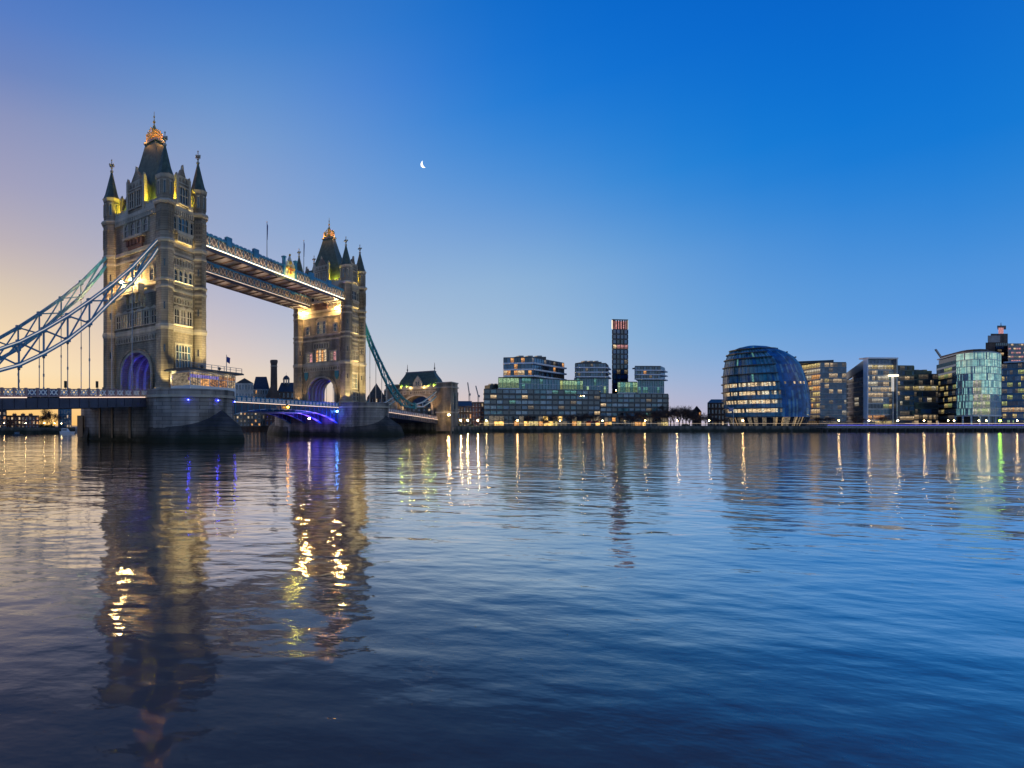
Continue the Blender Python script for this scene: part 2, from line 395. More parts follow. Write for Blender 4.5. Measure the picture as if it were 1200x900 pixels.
TH = R(40.06)
AX = (math.sin(TH), math.cos(TH)); BX = (-math.cos(TH), math.sin(TH))
T0 = (-17.671, 121.562); PHI = R(90) - TH
def bw(x, y): return (T0[0] + AX[0] * x + BX[0] * y, T0[1] + AX[1] * x + BX[1] * y)
LAND = 2.9
south = [bw(172, 260), bw(172, 14), bw(166, -15), Xp(575, 276), Xp(1420, 276), (1500, 2500), (7000, 15000), (-5200, 15000), (-600, 3000)]
mb = MB(); mb.prism(south, -2, LAND, 'paving'); mb.build('ground', kind='structure')
east = [Xp(-160, 196), Xp(88, 222), Xp(96, 300), Xp(110, 900), (-1500, 2500), (-2500, 900)]
mb = MB(); mb.prism(east, -2, 2.0, 'paving'); mb.build('ground', kind='structure')

# ------------------------------------------------------------------ the bridge: towers (local x along the bridge, local y across it)
def win(root, F, sc_, z0, w, h, lights, g, name='window', frame='trim_stone', tr=1, head=False):
    """A stone framed window standing on face F: glass with mullions, and its surround as a sub-part."""
    m = MB(); lw = w / lights
    for i in range(lights):
        a, b = sc_ - w / 2 + lw * i, sc_ - w / 2 + lw * (i + 1)
        m.fbox(F, a + .02, b - .02, z0, z0 + h, -.1, .05, g if not isinstance(g, (list, tuple)) else g[i % len(g)])
    for k in range(1, 3):                                  # thin lead bars in front of the glass
        m.fbox(F, sc_ - w / 2, sc_ + w / 2, z0 + h * k / 3 - .03, z0 + h * k / 3 + .03, .05, .08, 'dark_metal')
    o = m.build(name, root)
    f = MB()
    f.fbox(F, sc_ - w / 2 - .28, sc_ - w / 2, z0 - .1, z0 + h, -.05, .27, frame); f.fbox(F, sc_ + w / 2, sc_ + w / 2 + .28, z0 - .1, z0 + h, -.05, .27, frame)
    f.fbox(F, sc_ - w / 2 - .4, sc_ + w / 2 + .4, z0 + h, z0 + h + .3, -.05, .38, frame); f.fbox(F, sc_ - w / 2 - .4, sc_ + w / 2 + .4, z0 - .35, z0 - .1, -.05, .42, frame)
    for i in range(1, lights): f.fbox(F, sc_ - w / 2 + lw * i - .09, sc_ - w / 2 + lw * i + .09, z0 - .1, z0 + h, -.05, .22, frame)
    for k in range(1, tr + 1): f.fbox(F, sc_ - w / 2, sc_ + w / 2, z0 + h * k / (tr + 1) - .08, z0 + h * k / (tr + 1) + .08, -.05, .2, frame)
    for i in range(lights):                                # pointed heads of the lights
        a, b = sc_ - w / 2 + lw * i, sc_ - w / 2 + lw * (i + 1); c = (a + b) / 2; t = z0 + h
        f.fpoly(F, [(a + .05, t - lw * .55), (c, t), (a + .05, t)], -.05, .19, frame); f.fpoly(F, [(b - .05, t - lw * .55), (b - .05, t), (c, t)], -.05, .19, frame)
    if head: f.fpoly(F, [(sc_ - w / 2 - .4, z0 + h + .3), (sc_ + w / 2 + .4, z0 + h + .3), (sc_, z0 + h + .3 + w * .35)], -.05, .3, frame)
    f.build('window_frame', o)
    return o
def carved(m, F, s0, s1, z0, z1, n, mat='trim_stone', d=.3):
    """A band of blind tracery: small arches side by side between two rails."""
    m.fbox(F, s0, s1, z0, z0 + .22, -.05, d, mat); m.fbox(F, s0, s1, z1 - .22, z1, -.05, d, mat)
    w = (s1 - s0) / n
    for i in range(n + 1): m.fbox(F, s0 + w * i - .09, s0 + w * i + .09, z0 + .22, z1 - .22, -.05, d * .8, mat)
    for i in range(n):
        c = s0 + w * (i + .5); t = z1 - .22
        m.fpoly(F, [(c - w / 2 + .09, t - w * .6), (c, t), (c - w / 2 + .09, t)], -.05, d * .7, mat); m.fpoly(F, [(c + w / 2 - .09, t - w * .6), (c + w / 2 - .09, t), (c, t)], -.05, d * .7, mat)
def corbels(m, F, s0, s1, z0, z1, n, mat='trim_stone', d=.55):
    w = (s1 - s0) / n
    for i in range(n): m.fbox(F, s0 + w * (i + .2), s0 + w * (i + .8), z0, z1, -.05, d, mat)
def crenels(m, F, s0, s1, z0, z1, n, d0, d1, mat='trim_stone'):
    m.fbox(F, s0, s1, z0, z0 + (z1 - z0) * .55, d0, d1, mat); w = (s1 - s0) / n
    for i in range(n): m.fbox(F, s0 + w * (i + .18), s0 + w * (i + .82), z0 + (z1 - z0) * .55, z1, d0, d1, mat)

TX, TY, TR = 5.1, 9.15, 1.95
BASE = 9.7
def cross_finial(m, x, y, z, s, mat):
    m.cyl(x, y, z - .6 * s, z + 2.9 * s, .16 * s, .10 * s, 6, mat); m.ball((x, y, z + .1 * s), .42 * s, mat, 8, 5); m.ball((x, y, z + 2.9 * s), .2 * s, mat, 6, 4)
    for k in (0, 1):
        dx, dy = (.75 * s, .12 * s) if k == 0 else (.12 * s, .75 * s)
        m.box(x - dx, x + dx, y - dy, y + dy, z + 1.45 * s, z + 1.85 * s, mat)
    m.ball((x, y, z + 1.0 * s), .3 * s, mat, 8, 5)

def bridge_tower(label):
    root = thing('bridge_tower', label, 'tower', (*bw(0, 0), 0), PHI, 'the two stone towers of the bridge')
    FN = ((-TX - .2, 0), (0, -1), (-1, 0)); FS = ((TX + .2, 0), (0, 1), (1, 0))
    FW = ((0, -TY - .2), (1, 0), (0, -1)); FE = ((0, TY + .2), (-1, 0), (0, 1))
    m = MB()
    m.arch_wall(-TY - .2, TY + .2, BASE - .6, 24.0, 5.0, 14.8, 19.8, -TX - .2, TX + .2, 'tower_stone')
    m.box(-TX - .2, TX + .2, -TY - .2, TY + .2, 24.0, 50.6, 'tower_stone')
    # weathered frieze and machicolations belong to the masonry
    for F, h in ((FN, 7.1), (FS, 7.1)):
        carved(m, F, -h, h, 22.1, 23.7, 16); corbels(m, F, -h, h, 49.3, 50.2, 22)
        carved(m, F, -2.9, 2.9, 29.6, 31.9, 6, d=.5)
    for F, h in ((FW, 3.1), (FE, 3.1)):
        carved(m, F, -h, h, 38.2, 40.2, 7, d=.4); corbels(m, F, -h, h, 37.7, 38.3, 12, d=.4); corbels(m, F, -h, h, 49.3, 50.2, 10)
        carved(m, F, -2.9, 2.9, 29.9, 31.6, 7, d=.3)
    m.build('wall', root)
    m = MB()
    m.arch_ring(5.0, 14.8, 19.8, .55, -TX - .5, -TX - .15, 'trim_stone', z0=BASE); m.arch_ring(5.55, 14.8, 20.35, .5, -TX - .75, -TX - .15, 'tower_stone', z0=BASE)
    m.build('arch_moulding', root)
    m = MB(); m.arch_ring(5.0, 14.8, 19.8, .55, TX + .15, TX + .5, 'trim_stone', z0=BASE); m.arch_ring(5.55, 14.8, 20.35, .5, TX + .15, TX + .75, 'tower_stone', z0=BASE); m.build('arch_moulding', root)
    for x in (-3.4, -1.1, 1.2, 3.5):
        m = MB(); m.arch_ring(4.55, 14.6, 19.3, .42, x - .25, x + .25, 'pale_stone', z0=BASE); m.build('vault_rib', root)
    # string courses go round walls and turrets
    for z0, z1, o in ((23.2 + .6, 25.0, .28), (32.5, 33.1, .22), (34.2 - .2, 34.6, .3), (40.5, 41.0, .22), (42.2, 43.0, .35), (50.2, 51.1, .6)):
        m = MB()
        if z0 > 20:
            m.box(-TX - .2 - o, TX + .2 + o, -TY - .2 - o, TY + .2 + o, z0 + .012, z1 - .012, 'trim_stone')
        for sx in (-1, 1):
            for sy in (-1, 1):
                m.cyl(sx * TX, sy * TY, z0, z0 + (z1 - z0) * .5, TR + o * .5, TR + o, 8, 'trim_stone', R(22.5)); m.cyl(sx * TX, sy * TY, z0 + (z1 - z0) * .5, z1, TR + o, TR + o * .6, 8, 'trim_stone', R(22.5))
        m.build('string_course', root)
    # corner turrets
    for sx in (-1, 1):
        for sy in (-1, 1):
            x, y = sx * TX, sy * TY; m = MB(); P = R(22.5)
            m.cyl(x, y, BASE - .6, 12.4, TR + .35, TR + .3, 8, 'tower_stone', P); m.cyl(x, y, 12.4, 40.0, TR + .05, TR, 8, 'tower_stone', P)
            m.cyl(x, y, 11.0, 11.25, TR + .5, TR + .65, 8, 'trim_stone', P); m.cyl(x, y, 11.25, 11.5, TR + .65, TR + .4, 8, 'trim_stone', P)
            m.cyl(x, y, 40.0, 51.0, TR + .02, TR + .02, 8, 'tower_stone', P); m.cyl(x, y, 51.0, 56.1, TR - .05, TR - .05, 8, 'tower_stone', P)
            m.cyl(x, y, 55.7, 56.4, TR + .02, TR + .28, 8, 'trim_stone', P)
            for i in range(8):                             # slit windows in the turret heads, and their surrounds
                a = P + math.pi / 8 + i * math.pi / 4; c, s = math.cos(a), math.sin(a); F = ((x + c * (TR - .05) * .924, y + s * (TR - .05) * .924), (-s, c), (c, s))
                m.fbox(F, -.22, .22, 52.4, 54.9, -.05, .05, 'glass_dark'); m.fbox(F, -.34, -.22, 52.2, 54.95, -.05, .16, 'trim_stone'); m.fbox(F, .22, .34, 52.2, 54.95, -.05, .16, 'trim_stone'); m.fbox(F, -.34, .34, 54.9, 55.2, -.05, .18, 'trim_stone')
                F2 = ((x + c * TR * .924, y + s * TR * .924), (-s, c), (c, s))
                for zz in (19, 28, 37):
                    if i % 2 == 0: m.fbox(F2, -.13, .13, zz, zz + 1.5, -.05, .07, 'glass_dark')
                carved(m, F2, -.62, .62, 44.6, 49.0, 2, 'tower_stone', .16)
            t = m.build('corner_turret', root)
            m = MB(); m.cyl(x, y, 56.4, 57.6, TR + .1, TR - .38, 8, 'slate', P); m.cyl(x, y, 57.6, 63.2, TR - .38, .18, 8, 'slate', P); m.build('spire', t)
            m = MB(); cross_finial(m, x, y, 63.2, .95, 'trim_stone'); m.build('finial', t)
    # main roof
    m = MB()
    prof = [(50.8, 4.0, 7.4), (54.5, 3.5, 6.3), (59.0, 2.7, 4.8), (64.0, 1.85, 3.1), (68.6, 1.15, 1.8)]
    for (za, xa, ya), (zb, xb, yb) in zip(prof, prof[1:]):
        m.prism([(-xa, -ya), (xa, -ya), (xa, ya), (-xa, ya)], za, zb, 'slate', [(-xb, -yb), (xb, -yb), (xb, yb), (-xb, yb)], cap=False)
    m.prism([(-1.4, -2.05), (1.4, -2.05), (1.4, 2.05), (-1.4, 2.05)], 68.6, 69.15, 'lead')
    roof = m.build('roof', root)
    m = MB()
    for s in (-1, 1):
        for i in range(7):
            y = -1.5 + i * .5; hgt = 1.7 + 1.1 * (1 - abs(i - 3) / 3); m.beam((s * 1.0, y, 69.15), (s * 1.0, y, 69.15 + hgt), .15, .15, 'gold'); m.ball((s * 1.0, y, 69.2 + hgt), .2, 'gold', 6, 4)
        m.box(s - .07, s + .07, -1.5, 1.5, 69.9, 70.15, 'gold'); m.box(s - .07, s + .07, -1.5, 1.5, 70.7, 70.95, 'gold')
        for i in range(1, 4):
            x = -1.0 + i * .5; m.beam((x, s * 1.5, 69.15), (x, s * 1.5, 71.2), .15, .15, 'gold'); m.ball((x, s * 1.5, 71.3), .2, 'gold', 6, 4)
        m.box(-1.0, 1.0, s * 1.5 - .07, s * 1.5 + .07, 69.86, 70.1, 'gold'); m.box(-1.0, 1.0, s * 1.5 - .07, s * 1.5 + .07, 70.66, 70.9, 'gold')
    m.cyl(0, 0, 69.15, 72.0, .8, .5, 8, 'gold'); m.cyl(0, 0, 72.0, 73.2, .6, .15, 8, 'gold')
    m.build('roof_crown', roof)
    m = MB(); m.cyl(0, 0, 72.6, 76.2, .14, .05, 6, 'gold'); m.ball((0, 0, 73.8), .34, 'gold', 8, 5); m.ball((0, 0, 75.0), .22, 'gold', 8, 5); m.build('roof_finial', roof)
    for x, y in ((-1.7, -2.3), (-1.7, 2.3), (1.7, -2.3), (1.7, 2.3)): lamp('roof_crown_light', root, (x, y, 69.7), (1, .45, .10), 240, .15)
    # gables: wide ones over the arches, narrow ones over the river fronts
    for F, hw, dep, two in ((FN, 2.75, 4.2, True), (FS, 2.75, 4.2, True), (FW, 1.95, 4.8, False), (FE, 1.95, 4.8, False)):
        m = MB(); sh = 58.2 if two else 57.4; ap = 60.6 if two else 60.0
        m.fpoly(F, [(-hw, 50.9), (hw, 50.9), (hw, sh), (hw * .62, sh), (hw * .3, sh + (ap - sh) * .55), (.12, ap), (-.12, ap), (-hw * .3, sh + (ap - sh) * .55), (-hw * .62, sh), (-hw, sh)], -1.0, .15, 'tower_stone')
        m.fpoly(F, [(-hw + .2, 51), (hw - .2, 51), (hw - .2, sh - 1.0), (0, ap - .8), (-hw + .2, sh - 1.0)], -dep, -.9, 'slate')
        for s in (-1, 1):
            m.fbox(F, s * hw - .3, s * hw + .3, 50.9, sh + .5, -.5, .4, 'trim_stone'); m.fpoly(F, [(s * hw - .3, sh + .5), (s * hw + .3, sh + .5), (s * hw, sh + 1.2)], -.3, .3, 'trim_stone')
        m.fpoly(F, [(-.25, ap - .2), (.25, ap - .2), (0, ap + .9)], -.5, .2, 'trim_stone')
        carved(m, F, -hw + .45, hw - .45, 56.5, 58.1, 4 if two else 3, d=.3)
        g = m.build('gable', root)
        F2 = ((F[0][0] + F[2][0] * .15, F[0][1] + F[2][1] * .15), F[1], F[2])
        if two:
            for s in (-1.25, 1.25): win_gable(g, F2, s, 52.4, 1.5, 3.3, 2)
        else: win_gable(g, F2, 0, 52.2, 2.5, 3.4, 3)
    for F, hw, hi in ((FN, 3.1, 7.3), (FS, 3.1, 7.3), (FW, 2.2, 3.2), (FE, 2.2, 3.2)):
        for s in (-1, 1):
            a, b = sorted((s * hw, s * hi)); m = MB(); crenels(m, F, a, b, 51.1, 52.6, 4 if hi > 5 else 2, -.25, .2); m.build('battlement', root)
    # windows
    rnd = random.Random(3)
    for F in (FW, FE):
        win(root, F, 0, 16.2, 4.4, 5.0, 5, ['glass_dark', 'glass_blue', 'glass_dark'], tr=2, head=False)
        win(root, F, -2.5, 12.0, 1.0, 2.8, 1, 'glass_dark'); win(root, F, 0, 11.9, 2.2, 3.0, 2, 'glass_blue'); win(root, F, 2.5, 12.0, 1.0, 2.8, 1, 'glass_dark')
        for s in (-1.95, 0, 1.95): win(root, F, s, 25.7, 1.35, 3.2, 2, 'glass_dark' if s else 'lit_dim', head=True)
        for s in (-2.25, -.75, .75, 2.25): win(root, F, s, 34.9, .95, 2.6, 1, 'glass_dark', tr=1)
        m = MB(); m.fbox(F, -2.4, 2.4, 45.0, 45.5, -.1, .95, 'trim_stone'); m.fbox(F, -2.1, 2.1, 43.6, 45.0, -.1, .6, 'tower_stone'); carved(m, ((F[0][0] + F[2][0] * .6, F[0][1] + F[2][1] * .6), F[1], F[2]), -2.1, 2.1, 43.4, 45.0, 5, d=.3)
        m.build('oriel_base', root)
        win(root, F, 0, 46.1, 3.0, 3.0, 3, ['glass_dark', 'glass_blue', 'glass_dark'])
        for s in (-2.6, 2.6): win(root, F, s, 46.1, .8, 2.7, 1, 'glass_dark')
    for F, inner in ((FN, False), (FS, True)):
        for s in (-3.3, -1.1, 1.1, 3.3): win(root, F, s, 46.3, 1.25, 2.9, 1, 'glass_dark')
        m = MB(); m.fbox(F, -3.4, 3.4, 45.2, 45.75, -.1, 1.2, 'trim_stone'); corbels(m, F, -3.0, 3.0, 43.9, 45.2, 5, 'red_brick', .8); m.fbox(F, -2.4, 2.4, 42.9 + .2, 43.9, -.1, .45, 'red_brick'); m.build('corbel_table', root)
        for s in (-5.4, 5.4): win(root, F, s, 35.2, 1.1, 2.6, 1, 'glass_dark', head=True)
        if not inner:
            for s in (-6.1, -3.66, -1.22, 1.22, 3.66, 6.1): win(root, F, s, 25.8, 1.45, 3.0, 2, 'lit_dim' if s in (1.22, -3.66) else 'glass_dark', head=True)
            win(root, F, 0, 36.3, 3.2, 3.4, 3, 'glass_dark')
            # balcony
            m = MB(); m.fbox(F, -2.9, 2.9, 32.6, 33.15, .2, 1.9, 'trim_stone'); m.fbox(F, -2.9, 2.9, 34.5, 34.7, 1.7, 1.9, 'pale_stone')
            for i in range(13): m.fbox(F, -2.8 + i * .466 - .09, -2.8 + i * .466 + .09, 33.15, 34.5, 1.72, 1.88, 'pale_stone')
            for s in (-2.9, 2.75): m.fbox(F, s, s + .15, 33.15, 34.7, .2, 1.9, 'pale_stone')
            for i in range(4): m.fpoly(F, [(-2.4 + i * 1.6 - .2, 30.8), (-2.4 + i * 1.6 + .2, 30.8), (-2.4 + i * 1.6 + .3, 32.6), (-2.4 + i * 1.6 - .3, 32.6)], .1, 1.2, 'trim_stone')
            m.build('balcony', root)
        else:
            win(root, F, 0, 25.4, 4.0, 4.2, 4, ['lit_orange', 'lit_warm', 'lit_orange', 'lit_warm'], tr=2)
            for s in (-4.6, 4.6): win(root, F, s, 25.4, 2.3, 3.2, 2, ['lit_dim', 'lit_pink'])
            win(root, F, 0, 35.0, 3.4, 4.2, 3, ['glass_dark', 'lit_dim', 'glass_dark'], tr=2, head=True)
            m = MB()
            for s in (-5.95, 5.95):
                m.fpoly(F, [(s - .75, 22.0), (s + .75, 22.0), (s + .75, 20.2), (s, 18.9), (s - .75, 20.2)], -.1, .3, 'teal_paint'); m.fbox(F, s - .85, s + .85, 21.9, 22.3, -.1, .45, 'trim_stone')
            m.build('shield', root)
    for z, e in ((25.1, 120), (34.7, 110), (43.1, 80), (51.2, 40)):
        for s in (-1, 1): lamp('course_light', root, (0, s * (TY + .62), z), (1, .82, .36), e, (5.6, .12), 'AREA', (0, s * (TY + .45), z + 5))
    return root
def win_gable(g, F, s, z, w, h, n):
    m = MB()
    m.fbox(F, s - w / 2, s + w / 2, z, z + h, -.1, .05, 'glass_dark'); lw = w / n
    for i in range(n + 1): m.fbox(F, s - w / 2 + lw * i - .1, s - w / 2 + lw * i + .1, z - .1, z + h, -.05, .25, 'trim_stone')
    m.fbox(F, s - w / 2 - .25, s + w / 2 + .25, z + h, z + h + .28, -.05, .35, 'trim_stone'); m.fbox(F, s - w / 2 - .25, s + w / 2 + .25, z - .35, z - .1, -.05, .35, 'trim_stone'); m.fbox(F, s - w / 2, s + w / 2, z + h * .5 - .07, z + h * .5 + .07, -.05, .2, 'trim_stone')
    m.build('window', g)

SPAN = 81.2
tower = bridge_tower('nearest and taller looking stone bridge tower with golden crown, left of the high walkways')
tower2 = copy_tree(tower); tower2.location = (*bw(SPAN, 0), 0); tower2.rotation_euler = (0, 0, PHI + math.pi)
tower2['label'] = 'farther stone bridge tower with orange lit windows and teal shields over its arch'

# ------------------------------------------------------------------ piers
def bridge_pier(label):
    root = thing('bridge_pier', label, 'pier', (*bw(0, 0), 0), PHI, 'the two stone piers in the river')
    rr, c = 10.65, 10.2
    def outline(r):
        pts = []
        for i in range(19):                                # east end
            a = math.pi * i / 18; pts.append((r * math.cos(a), c + r * math.sin(a)))
        for i in range(19):                                # west end
            a = math.pi + math.pi * i / 18; pts.append((r * math.cos(a), -c + r * math.sin(a)))
        return pts
    m = MB(); m.prism(outline(rr), -3, 9.2, 'pier_stone'); m.prism(outline(rr + .18), .2, .75, 'pier_stone'); m.build('wall', root)
    m = MB(); m.prism(outline(rr + .35), 9.2, 9.75, 'trim_stone'); m.prism(outline(rr - .05), 9.75, 9.78, 'paving'); m.build('coping', root)
    ms = {1: MB(), -1: MB()}; ou, inn = outline(rr + .15), outline(rr - .35); n = len(ou)
    for i in range(n):
        j = (i + 1) % n; mx, my = (ou[i][0] + ou[j][0]) / 2, (ou[i][1] + ou[j][1]) / 2
        if abs(my) < 9.6: continue
        m = ms[1 if my > 0 else -1]; m.hexa([(*ou[i], 9.75), (*ou[j], 9.75), (*inn[j], 9.75), (*inn[i], 9.75), (*ou[i], 10.85), (*ou[j], 10.85), (*inn[j], 10.85), (*inn[i], 10.85)], 'pier_stone')
    for m in ms.values(): m.build('parapet', root)
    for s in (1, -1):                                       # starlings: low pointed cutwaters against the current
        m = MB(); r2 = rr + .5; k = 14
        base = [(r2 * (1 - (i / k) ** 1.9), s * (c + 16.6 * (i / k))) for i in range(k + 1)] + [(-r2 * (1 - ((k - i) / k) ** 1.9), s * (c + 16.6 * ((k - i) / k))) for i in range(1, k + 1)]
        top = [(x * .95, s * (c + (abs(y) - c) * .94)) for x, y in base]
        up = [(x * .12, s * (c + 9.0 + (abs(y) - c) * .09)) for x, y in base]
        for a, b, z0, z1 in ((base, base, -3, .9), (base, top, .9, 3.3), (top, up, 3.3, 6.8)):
            nn = len(a); m.add([(x, y, z0) for x, y in a] + [(x, y, z1) for x, y in b], [(i, (i + 1) % nn, nn + (i + 1) % nn, nn + i) for i in range(nn)], 'cutwater_stone')
        m.poly([(x, y, 6.8) for x, y in up], 'cutwater_stone')
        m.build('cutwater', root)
    m = MB()
    for y, w in ((13.5, 1.1), (6.0, .25), (1.5, .25), (-4.5, .35)):
        m.box(-rr - .22, -rr + .1, y - w, y + w, .8, 5.8 if w > 1 else 8.8, 'dark_metal')
    m.build('fender', root)
    return root
pier = bridge_pier('near stone pier with dark pointed cutwater under the left tower')
pier2 = copy_tree(pier); pier2.location = (*bw(SPAN, 0), 0); pier2.rotation_euler = (0, 0, PHI + math.pi)
pier2['label'] = 'far stone pier lit blue and violet on the bascule side, under the farther tower'

# ------------------------------------------------------------------ decks
def zp(t): return 10.9 - .043 * max(0, t - 8)              # top of the parapet by distance from the tower's middle
def parapet(m, ya, x0, x1, step, zf, out, pale='white_paint', dark=None, rail='bridge_blue'):
    """Blue iron parapet with crossed panels, along y = ya."""
    n = max(1, int(abs(x1 - x0) / step)); d = (x1 - x0) / n
    for i in range(n):
        a, b = x0 + d * i, x0 + d * (i + 1); za, zb = zf(a), zf(b)
        m.beam((a, ya, za - .07), (b, ya, zb - .07), .34, .16, rail); m.beam((a, ya, za - 1.3), (b, ya, zb - 1.3), .3, .2, rail)
        m.box(a - .2 * 1, a + .2, ya - .2, ya + .2, za - 1.45, za + .12, rail)
        s = .25 if d > 0 else -.25; a2, b2 = a + s, b - s
        if dark and dark[0] < abs(a + b) / 2 < dark[1]: m.hexa([(min(a2, b2), ya - .05, za - 1.45), (max(a2, b2), ya - .05, za - 1.45), (max(a2, b2), ya + .05, za - 1.45), (min(a2, b2), ya + .05, za - 1.45), (min(a2, b2), ya - .05, za - .1), (max(a2, b2), ya - .05, za - .1), (max(a2, b2), ya + .05, za - .1), (min(a2, b2), ya + .05, za - .1)], 'backing_navy')  # dark sheet added behind the crosses to darken the unlit stretch
        for k in range(2):
            c0, c1 = a2 + (b2 - a2) * k / 2, a2 + (b2 - a2) * (k + 1) / 2; g = (c1 - c0) * .08
            for o in (out * .09, -out * .09):
                m.beam((c0 + g, ya + o, za - 1.12), (c1 - g, ya + o, za - .24), .05, .2, pale); m.beam((c0 + g, ya + o * 1.05, za - .24), (c1 - g, ya + o * 1.05, za - 1.12), .05, .2, pale)
def side_span(label):
    root = thing('suspended_deck', label, 'bridge deck', (*bw(0, 0), 0), PHI, 'suspended road decks of the bridge')
    xs = [-10.0 - i * 2.05 for i in range(41)]
    m = MB(); m2 = MB(); m3 = MB(); m4 = MB()
    for a, b in zip(xs, xs[1:]):
        za, zb = zp(-a), zp(-b)
        for s0, s1, lo, hi, mm in ((-9.15, 9.15, -2.0, -1.42, 'asphalt'),):
            m.hexa([(b, s0, zb + lo), (a, s0, za + lo), (a, s1, za + lo), (b, s1, zb + lo), (b, s0, zb + hi), (a, s0, za + hi), (a, s1, za + hi), (b, s1, zb + hi)], mm)
        for s in (-1, 1):
            y = s * 9.25; y0, y1 = sorted((y, y + s * .3))
            m2.hexa([(b, y0, zb - 3.35), (a, y0, za - 3.35), (a, y1, za - 3.35), (b, y1, zb - 3.35), (b, y0, zb - 1.62), (a, y0, za - 1.62), (a, y1, za - 1.62), (b, y1, zb - 1.62)], 'girder_blue')
            y0, y1 = sorted((y - s * .2, y + s * .55))
            m2.hexa([(b, y0, zb - 3.45), (a, y0, za - 3.45), (a, y1, za - 3.45), (b, y1, zb - 3.45), (b, y0, zb - 3.33), (a, y0, za - 3.33), (a, y1, za - 3.33), (b, y1, zb - 3.33)], 'girder_blue')
            m2.beam((a, y + s * .36, za - 3.3), (a, y + s * .36, za - 1.64), .14, .14, 'girder_blue')
            if not (30.5 < -(a + b) / 2 < 37 and s < 0):     # the stretch with the lamps out shows dark in the photo
                m4.beam((a, y + s * .36, za - 1.52), (b, y + s * .36, zb - 1.52), .12, .13, 'led_warm')
        m2.box(a - .15, a + .15, -9.2, 9.2, za - 3.0, za - 2.0, 'girder_blue')
    m.build('road', root); m2.build('girder', root); m4.build('light_strip', root)
    for s in (-1, 1):
        m = MB(); parapet(m, s * 9.3, -10.0, -92, 2.05, lambda x: zp(-x), s, dark=(30.5, 37) if s < 0 else None, rail='mauve_iron'); m.build('parapet', root)
    return root
deck = side_span('near suspended road deck with white crossed parapet panels, at the left edge')
deck2 = copy_tree(deck); deck2.location = (*bw(SPAN, 0), 0); deck2.rotation_euler = (0, 0, PHI + math.pi)
deck2['label'] = 'far suspended road deck between the farther tower and the gatehouse'

def bascule(label):
    root = thing('bascule_leaf', label, 'bridge leaf', (*bw(0, 0), 0), PHI, 'the two lifting leaves of the roadway')
    hw = SPAN / 2 - .12
    f = lambda x: 10.75
    m = MB(); m.box(5.6, hw, -8.9, 8.9, 8.5, 9.2, 'asphalt'); m.build('road', root)
    for yy in (-9.1, -3.2, 3.2, 9.1):
        m = MB(); n = 12
        for i in range(n):
            a, b = 10.9 + (hw - 10.9) * i / n, 10.9 + (hw - 10.9) * (i + 1) / n
            zb = lambda x: 4.2 + 3.8 * (1 - (1 - (x - 10.9) / (hw - 10.9)) ** 3.0)
            m.hexa([(a, yy - .18, zb(a)), (b, yy - .18, zb(b)), (b, yy + .18, zb(b)), (a, yy + .18, zb(a)), (a, yy - .18, 9.05), (b, yy - .18, 9.05), (b, yy + .18, 9.05), (a, yy + .18, 9.05)], 'girder_blue')
            m.hexa([(a, yy - .45, zb(a) - .12), (b, yy - .45, zb(b) - .12), (b, yy + .45, zb(b) - .12), (a, yy + .45, zb(a) - .12), (a, yy - .45, zb(a)), (b, yy - .45, zb(b)), (b, yy + .45, zb(b)), (a, yy + .45, zb(a))], 'bridge_pale' if i % 2 else 'bridge_blue')
            m.box(a - .08, a + .08, yy - .3, yy + .3, zb(a) + .01, 9.0, 'bridge_blue')
        m.build('girder', root)
    m = MB()
    for i in range(10):
        x = 12 + i * 2.9; m.box(x - .12, x + .12, -8.8, 8.8, 7.3, 8.45, 'bridge_blue'); m.beam((x, -8.8, 7.4), (x + 2.9, 8.8, 7.4), .2, .2, 'bridge_pale')
    m.build('cross_beam', root)
    for s in (-1, 1):
        m = MB(); parapet(m, s * 9.3, 10.8, hw, 1.9, f, s); m.build('parapet', root)
        m = MB(); m.beam((11, s * 9.6, 9.28), (hw - .6, s * 9.6, 9.28), .12, .14, 'led_warm'); m.build('light_strip', root)
    return root
leaf = bascule('near lifting leaf of the roadway, beside the control cabin and near pier')
leaf2 = copy_tree(leaf); leaf2.location = (*bw(SPAN, 0), 0); leaf2.rotation_euler = (0, 0, PHI + math.pi)
leaf2['label'] = 'lifting roadway leaf lit blue and violet beside the far pier'
for p, c, e in (((14, 6.0, 3.6), (.10, .05, 1), 900), ((19, 4.0, 4.2), (.25, .08, 1), 900), ((26, 4.5, 4.8), (.5, .25, 1), 800), ((33, 5.0, 5.2), (.4, .22, 1), 600)):
    lamp('leaf_light', leaf2, p, c, e, (4, 9), 'AREA', (p[0], p[1], 9))
for x, e in ((15, 420), (21, 420), (28, 260)): lamp('leaf_light', leaf2, (x, 11.2, 5.2), (.05, .04, 1), e, (4, .6), 'AREA', (x, 9.3, 8.2))
lamp('leaf_light', leaf, (24, -5, 5.2), (.10, .10, 1), 260, (6, 6), 'AREA', (24, -5, 9))

